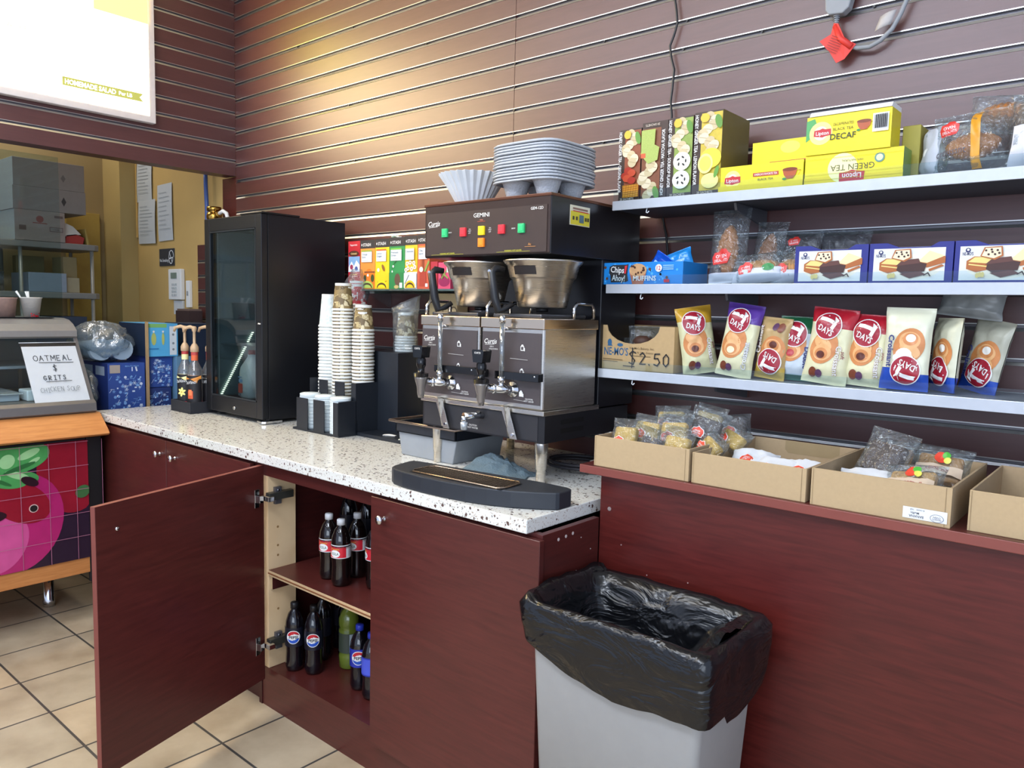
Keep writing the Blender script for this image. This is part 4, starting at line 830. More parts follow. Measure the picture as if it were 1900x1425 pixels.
# ================================================================ TEA BOXES ON THE GLASS SHELF
def teabox(x0, x1, z0, z1, label, base, art, y0=2.352, y1=2.50, side=None, group='tea boxes on the glass shelf', cat='tea box', name='tea_box', tex=None):
    b = MB(((x0+x1)/2, y0, z0)); b.box(x0+.001, y0, z0, x1-.001, y1, z1, side or base, front=base); p = Print(b, frontS(x0, y0, z0), .0003); art(p, x1-x0, z1-z0)
    o = b.build(name, bevel=.0008, seg=1); o.location = ((x0+x1)/2, y0, z0); return tag(o, label, cat, group)
def celestial(p, w, h):
    p.rect(.004, h*.36, w-.002, h*.68, mt('#7fa6cf', .5)); 
    p.fan([(.004, h*.36), (w-.002, h*.36), (w-.002, h*.5), (w*.7, h*.6), (w*.5, h*.48), (w*.3, h*.58), (.004, h*.46)], mt('#e9edf2', .5)); p.disc(w*.3, h*.46, .012, mt('#a33a55', .5)); p.disc(w*.7, h*.42, .012, mt('#4a5f9c', .5)); p.rect(.004, h*.36, w-.002, h*.385, mt('#d9e6f5', .5))
    p.disc(w/2, h*.74, w*.42, mt('#4a2413', .5), .014); p.text('Celestial', w/2, h*.742, .009, mt('#e8c98a', .5), maxw=w*.74); p.text('Peppermint', w/2, h*.92, .008, WHITE, maxw=w*.7, bold=.6)
    p.stroke([(w*.25, h*.3), (w*.8, h*.3)], .003, mt('#f0d070', .5)); p.stroke([(w*.2, h*.265), (w*.85, h*.265)], .003, mt('#f0c0b0', .5)); p.disc(w/2, h*.19, .006, mt('#5a1a1a', .5)); p.text('20 TEA', w/2, h*.12, .008, mt('#f0b060', .5), maxw=w*.5)
TZ = 1.6965
teabox(-3.082, -2.99, TZ, 1.925, 'red Celestial peppermint tea box at the left end of the glass shelf'.replace('Celestial ', ''), mt('#b8202e', .45), celestial)
def stash(c2, c3, name, art2):
    def f(p, w, h):
        p.rect(0, h*.83, w, h, mt('#2b2a2e', .5)); p.fan([(w*.07, h*.905), (w*.11, h*.935), (w*.15, h*.905), (w*.11, h*.875)], WHITE); p.text('STASH', w*.2, h*.905, .014, WHITE, 'L', maxw=w*.66, bold=1)
        p.rect(0, 0, w, h*.32, mt(c2, .45)); art2(p, w, h)
        p.rect(w*.12, h*.55, w*.82, h*.76, PAPER); p.rect(w*.12, h*.765, w*.82, h*.79, mt(c3, .5))
        ls = name.split(); 
        for i, t_ in enumerate(ls): p.text(t_, w*.16, h*(.71-.055*i), .0095, mt('#5c7488', .5), 'L', maxw=w*.6, bold=.5)
        p.stroke([(w*.16, h*.58), (w*.6, h*.58)], .0015, mt('#a8b4bc', .5))
    return f
def mound(c):
    def f(p, w, h):
        m = mt(c, .45)
        for k in range(3): p.fan([(w*.1, .004+.0*k), (w*.9, .004)]+[(w*.5+w*.42*(1-.18*k)*math.cos(a), .006+(.032-.009*k)*math.sin(a)) for a in [PI*q/10 for q in range(11)]], m if k % 2 == 0 else mt('#4a3a20', .5))
    return f
def orange_art(p, w, h): p.disc(w*.62, h*.3, .026, mt('#e8781c', .5)); p.rect(w*.3, h*.33, w*.98, h*.36, mt('#7a4322', .5)); p.disc(w*.35, h*.22, .010, mt('#33401f', .5), .016); p.disc(w*.85, h*.22, .012, mt('#3d4a22', .5), .018); p.disc(w*.55, h*.28, .007, WHITE, n=8); mound('#a9c45a')(p, w, h)
def lemon_art(p, w, h): p.disc(w*.5, h*.26, .030, mt('#efc51f', .5), .026); p.disc(w*.25, h*.38, .009, WHITE, n=10); p.disc(w*.6, h*.42, .008, mt('#8a5a2a', .5), .018, rot=.5); p.stroke([(w*.2, h*.14), (w*.5, h*.09), (w*.85, h*.16)], .003, mt('#7b5a1c', .5)); mound('#f2d21f')(p, w, h)
def green_art(p, w, h): p.disc(w*.55, h*.18, .020, mt('#5d4536', .5), .028); p.stroke([(w*.2, h*.4), (w*.35, h*.5), (w*.5, h*.55)], .003, mt('#26442b', .5)); p.disc(w*.28, h*.44, .006, WHITE, n=8); p.disc(w*.22, h*.34, .005, WHITE, n=8); p.disc(w*.5, h*.04, .016, mt('#b8a76a', .5), .008); p.rect(w*.7, h*.02, w*.88, h*.12, PAPER)
def cham_art(p, w, h):
    for q, (a, c) in enumerate(((.2, .48), (.45, .5), (.75, .49), (.3, .39), (.6, .38), (.85, .41), (.15, .36))): p.disc(w*a, h*c, .010, WHITE, n=10); p.disc(w*a, h*c, .004, mt('#c98a1c', .5), n=8)
    p.rect(0, h*.02, w, h*.3, mt('#d5d9dd', .5)); p.stroke([(w*.1, h*.1), (w*.4, h*.26)], .005, mt('#70757c', .4)); mound('#f0b91c')(p, w, h)
def chai_art(p, w, h): p.rect(w*.25, h*.28, w*.4, h*.55, mt('#b05a35', .5)); p.rect(w*.45, h*.3, w*.55, h*.55, mt('#8d3f26', .5)); p.stroke([(w*.6, h*.3), (w*.95, h*.5)], .010, mt('#7f9c4a', .5)); p.rect(w*.2, h*.05, w*.75, h*.32, mt('#a53a2b', .5)); p.disc(w*.35, h*.36, .012, mt('#eadfd2', .5)); p.rect(w*.7, h*.04, w*.9, h*.1, PAPER)
sx = [-2.988, -2.877, -2.776, -2.668, -2.584, -2.505]
for i, (nm, bc, c2, c3, tx, ar, lb) in enumerate((
  ('Orange Spice', '#e0913f', '#dc7a25', '#8aa83c', 'Orange Spice', orange_art, 'orange tea box with a white name panel beside the red box'),
  ('Lemon Ginger', '#ecc825', '#ecc41e', '#cf5a2c', 'Lemon Ginger', lemon_art, 'yellow lemon tea box between the orange and green boxes'),
  ('Premium Green', '#2f8b4c', '#2a7f45', '#7cc04a', 'Premium Green', green_art, 'green tea box third of the dark-topped tea boxes'),
  ('Chamomile', '#e9c02c', '#d5d9dd', '#e5d84a', 'Chamomile', cham_art, 'yellow chamomile tea box with white daisies'),
  ('Chai Spice', '#c9633f', '#c2543a', '#d98a3c', 'Chai Spice', chai_art, 'rust red chai tea box nearest the coffee brewer'))):
    teabox(sx[i], sx[i+1]-.001, TZ, 1.926+.002*i, lb, mt(bc, .45), stash(c2, c3, tx, ar))
    if i in (2,):
        tag(MB((sx[i]+.03, 2.4, 1.931)).grid(lambda u, v: Vector((sx[i]+.0+.07*u, 2.36+.03*v, 1.933+.006*math.sin(u*6)+.004*math.cos(v*9))), 8, 4, WHITE).build('torn_flap', solid=.001), 'torn white flap lying on the green tea box', 'flap').location = (sx[i]+.03, 2.4, 1.931)
def pink_art(p, w, h):
    p.disc(w*.5, h*.28, .035, mt('#8e1550', .5), .022); p.disc(w*.35, h*.55, .010, mt('#6a1b2c', .5), .02, rot=.4); p.stroke([(w*.3, h*.4), (w*.7, h*.7)], .006, mt('#6b8f3f', .5)); p.stroke([(w*.8, h*.4), (w*.4, h*.6)], .006, mt('#7da34a', .5)); p.rect(w*.72, h*.62, w*.92, h*.82, PAPER)
teabox(-2.50, -2.455, TZ, 1.815, 'plain red tea carton standing sideways by the pink box', mt('#b32d3d', .45), lambda p, w, h: p.disc(w*.6, h*.5, .008, mt('#c9485a', .5)))
teabox(-2.452, -2.375, TZ, 1.81, 'pink open tea carton at the right end of the glass shelf', mt('#d0496e', .45), pink_art)
# carton under the tea shelf, wooden stick, tin lids, bin
b = MB((-2.55, 2.5, 1.55)); b.box(-2.62, 2.46, 1.041, -2.44, 2.53, 1.68, mt('#b5a078', .7)); p = Print(b, frontS(-2.62, 2.46, 1.48))
for u, v in ((.11, .12), (.16, .12), (.13, .07)): p.disc(u, v, .022, mt('#5d4c36', .6), n=14); p.disc(u, v, .016, mt('#b5a078', .7), n=14)
o = b.build('cardboard_box', bevel=.002); o.location = (-2.55, 2.5, 1.55); tag(o, 'tan carton with round marks behind the left coffee server', 'box')
t = thing('wooden_paddle', 'reddish wooden stick leaning on the wall left of the brewer', 'stick', (-2.36, 2.42, 1.04))
W(t).tube([(-2.30, 2.36, 1.42), (-2.285, 2.37, 1.46), (-2.20, 2.44, 1.66)], [.013, .012, .007], mt('#a4532f', .5), 10).build('handle', t)
W(t).tube([(-2.30, 2.36, 1.42), (-2.38, 2.30, 1.06)], [.008, .006], mt('#a4532f', .5), 8).build('shaft', t)
wb = thing('knock_box', 'grey plastic bin under a black open tray left of the brewer', 'bin', (-2.1, 2.1, 1.04))
b = W(wb); b.prism([(-2.26, 1.0402), (-1.98, 1.0402), (-1.96, 1.13), (-2.28, 1.13)], 1.985, 2.25, mt('#8e9398', .4), 'y'); b.build('bin', wb, .004)
b = W(wb); 
for q in ((-2.285, 1.975, -2.279, 2.26), (-1.961, 1.975, -1.955, 2.26)): b.box(q[0], q[1], 1.13, q[2], q[3], 1.17, OB)
b.box(-2.285, 1.975, 1.13, -1.955, 1.981, 1.17, OB); b.box(-2.285, 2.254, 1.13, -1.955, 2.26, 1.17, OB); b.box(-2.285, 1.975, 1.13, -1.955, 2.26, 1.134, OB)
b.build('tray', wb, .001)
W(wb).tube([(-2.31, 1.965, 1.172), (-1.95, 1.965, 1.172), (-1.95, 2.27, 1.172), (-2.31, 2.27, 1.172)], .0055, mt('#8d7b6f', .25, .8), 8, closed=True).build('rim', wb)
for k, (z, r) in enumerate(((1.262, .034), (1.2705, .036), (1.279, .033))):
    o = MB().lathe([(0, 0), (r, 0), (r+.002, .003), (r, .007), (r-.006, .008), (0, .008)], CHROME, n=26).build('jar_lid'); o.location = (-2.18, 2.19, z); tag(o, ('bottom', 'middle', 'top')[k]+' silver jar lid of the little stack behind the left faucet', 'lid', 'silver jar lids')
b = MB((-2.2, 2.2, 1.175)); b.box(-2.27, 2.12, 1.176, -2.10, 2.25, 1.261, OB); o = b.build('black_caddy', bevel=.004); o.location = (-2.2, 2.2, 1.176); tag(o, 'small black box on the tray carrying the silver lids', 'box')

# ================================================================ COFFEE BREWER
BX0, BX1, BY0, BY1 = -2.102, -1.522, 1.95, 2.48
br_ = thing('coffee_brewer', 'large twin coffee brewer with brown control panel on the counter', 'coffee brewer', (-1.81, 2.2, 1.04))
BRN = mt('#3a2b25', .28, .2, var=.1); b = W(br_)
b.box(BX0, BY0, 1.793, BX1, BY1, 1.982, mt('#1a1719', .28)); b.box(BX0+.002, BY0-.0035, 1.796, BX1-.002, BY0+.001, 1.979, BRN); b.box(BX0-.002, BY0-.006, 1.974, BX1+.002, BY1, 1.984, mt('#6a4432', .22, .5)); b.build('head', br_, .004)
b = W(br_); b.box(-2.088, BY0-.006, 1.80, -1.535, BY0-.003, 1.948, mt('#41332c', .3)); p = Print(b, frontS(0, BY0-.006, 0)); wt_ = mt('#e8e6e0', .4)
def curtis(p, u, v, h, mat=None): p.text('Curtis', u, v, h, mat or wt_, sk=.28, bold=.9); p.stroke([(u-h*1.4, v-h*.75), (u+h*1.2, v-h*.62)], h*.09, mat or wt_)
curtis(p, -2.052, 1.913, .017); p.text('GEMINI', -1.818, 1.931, .014, wt_, bold=.6, sx=1.15); p.text('TWIN', -1.818, 1.914, .004, mt('#e58a6a', .4)); p.stroke([(-1.835, 1.909), (-1.80, 1.909)], .0012, mt('#c9553a', .4)); p.text('GEM-12D', -1.575, 1.938, .009, wt_, bold=.5)
for x0_, x1_, z_ in ((-2.06, -1.9, 1.806), (-1.745, -1.6, 1.807)):
    p.text('WARNING: HOT LIQUIDS', (x0_+x1_)/2, z_, .0045, mt('#c9c43a', .4), maxw=x1_-x0_); p.stroke([(x0_, z_-.004), (x1_, z_-.004)], .0008, mt('#c9c43a', .4))
for x, z, t_ in ((-1.965, 1.878, 'BREW'), (-1.87, 1.885, 'ON'), (-1.87, 1.879, 'HALF'), (-1.87, 1.872, 'OFF'), (-1.775, 1.885, 'ON'), (-1.775, 1.879, 'HALF'), (-1.775, 1.872, 'OFF'), (-1.67, 1.878, 'BREW')): p.text(t_, x, z, .0042, wt_, bold=.3)
p.text('Ac', -1.60, 1.825, .008, mt('#c98a4a', .4)); p.stroke([(-1.62, 1.817), (-1.575, 1.817)], .0012, mt('#c98a4a', .4)); b.build('control_panel', br_, .0008)
for x, z, c in ((-1.991, 1.878, '#2fae6b'), (-1.901, 1.877, '#d8303a'), (-1.814, 1.878, '#f0d820'), (-1.723, 1.878, '#d8303a'), (-1.637, 1.877, '#2fae6b'), (-1.814, 1.838, '#f08020')):
    b = W(br_); b.box(x-.013, BY0-.014, z-.015, x+.013, BY0-.0055, z+.015, mt(c, .35, emit=.25)); b.box(x-.009, BY0-.0155, z-.010, x+.009, BY0-.0135, z+.010, mt(c, .3, emit=.4)); b.build('button', br_, .0015)
b = W(br_); b.box(BX1+.001, 2.045, 1.893, BX1+.0025, 2.155, 1.957, mt('#ddd9c0', .5)); p = Print(b, rightS(BX1+.0025, 0, 0)); p.rect(2.047, 1.895, 2.153, 1.938, mt('#d8c93a', .5)); p.stroke([(2.06, 1.947), (2.14, 1.946)], .006, mt('#8a6a5a', .5)); p.stroke([(2.06, 1.939), (2.145, 1.938)], .003, RED)
for y in (2.062, 2.08, 2.13, 2.143): p.rect(y-.005, 1.91, y+.005, 1.922, mt('#4a4530', .5))
p.rect(2.093, 1.903, 2.118, 1.928, mt('#55707a', .5)); b.build('sticker', br_)
W(br_).box(BX0+.004, 2.25, 1.275, BX1-.004, BY1-.003, 1.794, mt('#15151a', .3)).build('tower', br_, .003)
b = W(br_); b.box(-2.098, 1.945, 1.182, -1.522, 2.44, 1.272, mt('#1b1b1f', .35)); b.box(-2.09, 1.9435, 1.187, -1.55, 1.946, 1.268, mt('#2e2d30', .45))
for z in (1.245, 1.215):
    b.prism([(2.03, z-.008), (2.03, z+.008), (2.16, z+.008), (2.16, z-.008)], -1.523, -1.5212, mt('#0a0a0c', .5), 'x')
p = Print(b, frontS(0, 1.9435, 0)); p.text('CAUTION', -1.84, 1.208, .006, wt_, bold=.3); p.text('HOT WATER', -1.84, 1.199, .006, wt_, bold=.3); b.build('base', br_, .002)
b = W(br_); b.box(-2.10, 1.935, 1.272, -1.52, 2.25, 1.288, STEEL); b.build('warmer_plate', br_, .002)
for x, y in ((-2.055, 1.985), (-1.565, 1.985), (-2.055, 2.40), (-1.565, 2.40)):
    W(br_).lathe([(0, .0005), (.015, .0005), (.017, .004), (.0165, .045), (.019, .047), (.0225, .13), (.0225, .143)], STEEL, (x, y, 1.04), 20).build('leg', br_)
for x in (-1.985, -1.668):                                                     # faucet guards running down to the front
    b = W(br_); b.prism([(1.943, 1.285), (1.93, 1.30), (1.905, 1.30), (1.932, 1.19), (1.943, 1.188)], x, x+.004, STEEL, 'x')
    b.prism([(x-.03, 1.29), (x+.005, 1.29), (x+.045, 1.185), (x+.015, 1.185)], 1.925, 1.929, STEEL, 'y'); b.tube([(x+.026, 1.925, 1.20), (x+.026, 1.921, 1.20)], .006, CHROME, 12); b.build('guard', br_, .001)
b = W(br_); b.tube([(-1.795, 1.944, 1.246), (-1.80, 1.90, 1.25), (-1.81, 1.865, 1.25)], [.011, .0105, .012], CHROME, 14); b.tube([(-1.81, 1.868, 1.25), (-1.81, 1.868, 1.228)], .010, CHROME, 12); b.lathe([(.011, 0), (.013, .026), (.0, .026)], mt('#b6bbbd', .2, .4), (-1.81, 1.868, 1.203), 16); b.tube([(-1.797, 1.93, 1.25), (-1.797, 1.925, 1.262)], .008, BLACK, 10); b.build('hot_water_faucet', br_)
# brew baskets
def basket(x, label):
    t = thing('brew_basket', label, 'brew basket', (x, 2.06, 1.62), group='steel brew baskets under the brewer head')
    b = MB(); b.lathe([(0, .0), (.078, 0), (.084, .005), (.104, .095), (.108, .098), (.112, .102), (.122, .14), (.134, .152), (.136, .158), (.128, .158), (.105, .10), (.075, .01), (0, .008)], STEEL, n=40); b.lathe([(.0, -.012), (.02, -.012), (.022, 0), (0, 0)], BLACK, n=14)
    S = cylS((0, 0, 0), lambda v: .112+.010*(v-.102)/.04, -PI/2); p = Print(b, S, base=.0012, curved=True)
    p.rect(-.03, .109, .055, .136, mt('#1e1715', .5)); b.build('bowl', t)
    b = MB(); b.tube([(-.075, -.115, .125), (-.088, -.142, .128), (-.094, -.155, .115), (-.082, -.150, .03), (-.074, -.14, -.012), (-.062, -.118, -.004), (-.052, -.095, .012)], [.010, .013, .014, .015, .014, .010, .009], BLACK, 12); b.build('handle', t)
    b = MB(); b.tube([(-.094, -.158, .118), (-.094, -.168, .118)], .006, CHROME, 10); b.build('rivet', t)
    return t
basket(-1.925, 'left steel brew basket with a black handle under the brewer'); basket(-1.637, 'right steel brew basket with a black handle under the brewer')
# servers
def server(x0, x1, label):
    xm = (x0+x1)/2; t = thing('coffee_server', label, 'coffee server', (xm, 2.08, 1.2885), group='steel coffee servers on the brewer')
    w = (x1-x0)/2; b = MB(); b.box(-w, -.15, 0, w, .145, .27, STEEL); b.build('body', t, .006)
    b = MB(); b.box(-w-.002, -.155, .262, w+.002, .15, .298, brushed('lid_band', '#cbb9a4', .2)) if 'lid_band' not in bpy.data.materials else b.box(-w-.002, -.155, .262, w+.002, .15, .298, bpy.data.materials['lid_band'])
    b.build('top_band', t, .003)
    b = MB(); b.prism([(-w+.03, -.13), (w-.03, -.13), (w-.03, .12), (-w+.03, .12)], .298, .312, mt('#4a4a4d', .3, .5)); b.build('lid', t, .005)
    b = MB(); b.box(-w+.006, -.153, .018, w-.01, -.1495, .25, mt('#4b4343', .4)); p = Print(b, frontS(0, -.153, 0)); curtis(p, -w+.042, .218, .016)
    p.text('GEM-3', -w+.05, .200, .0045, wt_, bold=.3); p.text('SATELLITE SERVER', -w+.058, .192, .0045, wt_, bold=.3, maxw=.04)
    for i, (u, v) in enumerate(((.05, .20), (.05, .122), (.05, .05))):
        p.rect(u-.008, v-.008, u+.007, v+.007, wt_); p.fan([(u-.006, v+.007), (u-.003, v+.012), (u+.003, v+.012), (u+.005, v+.007)], wt_); p.rect(u-.0055, v-.0055+(.0 if i == 0 else .004 if i == 1 else .009), u+.0045, v+.005+.001*i, mt('#4b4343', .4)) if i < 2 else None; p.rect(u+.008, v-.009, u+.011, v+.002, wt_)
    p.stroke([(.0, .165), (.075, .163)], .0015, mt('#b9b5b0', .4)); p.stroke([(.02, .03), (.065, .028)], .0012, mt('#b9b5b0', .4)); p.text('CAUTION', .085, .036, .005, wt_, bold=.3); p.text('HOT LIQUID', .085, .029, .005, wt_, bold=.3); b.build('face_panel', t, .006)
    for sx_ in (-1, 1):
        b = MB(); X = sx_*(w-.014); y0_, y1_ = (-.14, -.02) if sx_ < 0 else (.025, .14)
        b.tube([(X, y0_, .298), (X, y0_, .332), (X, y0_+.014, .348), (X, y1_-.014, .348), (X, y1_, .332), (X, y1_, .298)], .006, CHROME, 10); b.build('handle', t)
    b = MB(); b.tube([(-.012, -.185, .095), (-.012, -.185, .285)], .0085, film('gauge_glass', '#cfd4d6', .18, .05, .1, .05, 3) if 'gauge_glass' not in bpy.data.materials else bpy.data.materials['gauge_glass'], 14)
    b.build('gauge_tube', t)
    b = MB(); b.tube([(-.012, -.185, .280), (-.012, -.185, .305)], [.0115, .009], CHROME, 14); b.tube([(-.012, -.185, .262), (-.012, -.15, .262)], .006, CHROME, 8); b.build('gauge_bracket', t)
    b = MB(); b.tube([(-.012, -.185, .085), (-.012, -.185, .105)], .0125, CHROME, 14); b.build('gauge_fitting', t)
    b = MB(); b.lathe([(.026, 0), (.026, .004), (.014, .006), (.014, .012), (0, .012)], CHROME, n=20) ; b.v = [Vector((v.x+.012, -.153-v.z, v.y+.062)) for v in b.v]
    b.tube([(.012, -.16, .062), (-.012, -.185, .064), (-.045, -.215, .066)], [.014, .015, .013], CHROME, 14); b.tube([(-.024, -.196, .0645), (-.033, -.204, .065)], .018, CHROME, 6)
    b.tube([(-.012, -.185, .064), (-.012, -.185, .09)], .010, CHROME, 12); b.build('shank', t)
    b = MB(); b.lathe([(.010, -.058), (.013, -.045), (.015, -.02), (.023, .01), (.0235, .018), (0, .018)], mt('#8b8580', .22, .6), (-.062, -.228, .065), 22); b.build('faucet', t)
    b = MB(); b.lathe([(.026, 0), (.026, .012), (.012, .016), (.012, .03), (.017, .04), (.017, .06), (.012, .07), (.013, .085), (.0, .085)], BLKG, (-.062, -.228, .082), 20)
    b.prism([(-.082, .15), (-.042, .15), (-.036, .188), (-.04, .192), (-.084, .192), (-.088, .188)], -.248, -.208, BLKG, 'y'); p = Print(b, frontS(0, -.248, 0)); p.text('CURTIS', -.062, .182, .006, wt_, bold=.8); b.build('faucet_handle', t, .002)
    return t
server(-2.092, -1.803, 'left steel coffee server with faucet and sight glass'); server(-1.793, -1.522, 'right steel coffee server with faucet and sight glass')
for x0_, x1_, y0_, y1_, z, lb in ((-2.0, -1.80, 1.905, 1.915, 1.40, 'left'), (-1.70, -1.515, 1.895, 1.905, 1.398, 'right')):
    b = MB(((x0_+x1_)/2, y0_, z)); b.box(x0_, y0_, z-.013, x1_, y1_+.004, z+.013, BLKG); b.box(x1_-.022, y1_-.002, z-.013, x1_-.004, 1.9265, z+.013, BLKG); b.tube([(x1_-.014, y0_, z+.004), (x1_-.014, y0_-.002, z+.004)], .003, CHROME, 8)
    if lb == 'left': b.box(x1_+.0, y0_-.004, z-.016, x1_+.045, y1_+.01, z+.010, BLKG)
    o = b.build('retaining_strap', bevel=.002); o.location = ((x0_+x1_)/2, y0_, z); tag(o, 'black strap across the front of the %s coffee server' % lb, 'strap')
# drip tray
dt = thing('drip_tray', 'long dark curved drip tray at the counter edge before the brewer', 'drip tray', (-1.6, 1.74, 1.04))
out = [(-1.925, 1.66), (-1.912, 1.638), (-1.885, 1.622), (-1.83, 1.611), (-1.74, 1.606), (-1.65, 1.609), (-1.56, 1.619), (-1.49, 1.636), (-1.42, 1.664), (-1.36, 1.70), (-1.312, 1.737), (-1.306, 1.747), (-1.306, 1.80), (-1.312, 1.812), (-1.33, 1.82), (-1.42, 1.822), (-1.92, 1.768), (-1.942, 1.758), (-1.945, 1.74)]
b = W(dt); DTM = mt('#24282f', .5); b.prism(out, 1.0402, 1.092, DTM); b.build('body', dt, .004)
b = W(dt); gx0, gx1 = -1.87, -1.50; b.T = Matrix.Translation((gx0+.055, 1.628, 1.0925)) @ Matrix.Rotation(.055, 4, 'Z')
L_ = gx1-gx0; b.box(0, 0, 0, L_, .105, .001, mt('#101114', .5)); gm = mt('#a08c78', .25, .9)
b.tube([(.015, 0, .003), (L_-.015, 0, .003), (L_, .02, .003), (L_, .09, .003), (L_-.015, .11, .003), (.015, .11, .003), (0, .09, .003), (0, .02, .003)], .003, gm, 8, closed=True)
for k in range(34): x = .012+(L_-.024)*k/33; b.tube([(x, 0, .003), (x, .11, .003)], .0012, gm, 5, caps=False)
b.build('grille', dt)
# towel
b = MB((-1.80, 1.99, 1.041))
def tw(u, v):
    x = -1.90+.26*u; y = 1.93+.14*v; e = min(u, 1-u)*min(v, 1-v)*16
    h = .055*max(0, math.sin(PI*min(1, u*1.15)))*(1-u*.65)*math.sin(PI*v)**.7; h += .016*min(1, e)*abs(noise.noise(Vector((u*5, v*5, 1))))*2+.006*noise.noise(Vector((u*16, v*16, 3)))*min(1, e)
    return Vector((x+.02*noise.noise(Vector((u*3, v*3, 5))), y+.03*u+.02*noise.noise(Vector((u*4, v*4, 8))), 1.043+max(0, h)))
b.grid(tw, 40, 28, mt('#61737c', .9, sc=200, var=.15, bump=.5)); o = b.build('cloth', solid=.003); o.location = (-1.80, 1.99, 1.041); tag(o, 'crumpled blue-grey cleaning cloth on the counter under the brewer', 'cloth')
pts = [(-1.62+.13*math.cos(a)+.01*a/6, 2.28+.11*math.sin(a), 1.05+.004*a/2) for a in [k*.35 for k in range(40)]]
tag(MB((-1.62, 2.28, 1.045)).tube(pts, .006, mt('#2e2b30', .5), 8).build('coiled_hose'), 'dark hose coiled on the counter under the brewer', 'hose').location = (-1.62, 2.28, 1.045)
pts = [(-1.43+.0*k, 2.2, 1.048) for k in range(1)]+[(-1.47+.09*math.cos(a), 2.30+.12*math.sin(a), 1.052+.02*math.sin(a*.5)) for a in [k*.3-1.4 for k in range(17)]]
tag(MB((-1.45, 2.3, 1.045)).tube(pts[1:], .009, mt('#a79a8c', .4), 10).build('water_hose'), 'pale grey water hose curving under the right rear of the brewer', 'hose').location = (-1.45, 2.3, 1.045)
# filters and carriers on the brewer head
b = MB(); b.lathe([(.0, .0), (.055, 0), (.062, .006), (.078, .035), (.098, .07), (.122, .105), (.121, .106), (.09, .068), (.055, .01), (0, .006)], mt('#cdd2d6', .7, var=.03), n=54, fn=1, flute=.075)
o = b.build('coffee_filter'); o.location = (-1.965, 2.055, 1.985); tag(o, 'stack of fluted white paper coffee filters on the brewer top', 'coffee filters')
def carrier_mesh():
    b = MB(); m = mt('#b4b8be', .9, sc=150, var=.07, bump=.35); n = 48; hw = .142
    def sq(a, r, q=4.6):
        c, s = math.cos(a), math.sin(a); k = (abs(c)**q+abs(s)**q)**(-1/q); w = 1-.05*(abs(math.sin(2*a))<.35)*0
        return (r*c*k, r*s*k)
    prof = [(hw-.008, .0), (hw, .001), (hw, .0035), (hw-.006, .0085), (hw-.014, .0095), (hw-.03, .009)]
    rings = [[b.av((*sq(2*PI*k/n, r), z)) for k in range(n)] for r, z in prof]
    for j in range(len(prof)-1):
        for k in range(n): b.af((rings[j][k], rings[j][(k+1) % n], rings[j+1][(k+1) % n], rings[j+1][k]), m, True)
    b.af(rings[-1], m)
    return b, m
def add_wells(b, m):
    for sx_ in (-1, 1):
        for sy_ in (-1, 1): b.lathe([(.024, -.042), (.030, -.042), (.034, -.035), (.047, .004), (.052, .008)], m, (sx_*.066, sy_*.066, 0), 20)
    b.lathe([(.018, -.03), (.022, -.025), (.03, .005)], m, (0, 0, 0), 14)
    return b
b, m = carrier_mesh(); c0 = add_wells(b, m).build('drink_carrier', solid=.0); c0.location = (-1.655, 2.075, 2.0285)
tag(c0, 'lowest drink carrier of the stack, its cup wells resting on the brewer', 'drink carrier', 'moulded drink carriers on the brewer')
b, m = carrier_mesh(); c1 = b.build('drink_carrier')
for k in range(1, 13):
    o = c1 if k == 1 else c1.copy()
    if k > 1: COL.objects.link(o)
    o.location = (-1.655+.002*math.sin(k*2.1), 2.075+.002*math.cos(k*1.7), 2.0285+k*.0098); o.rotation_euler.z = .01*math.sin(k*3.1)
    tag(o, 'grey moulded drink carrier stacked on the brewer top' if k < 12 else 'uppermost drink carrier of the stack on the brewer', 'drink carrier', 'moulded drink carriers in the stack' if k < 12 else 'moulded drink carriers on the brewer')

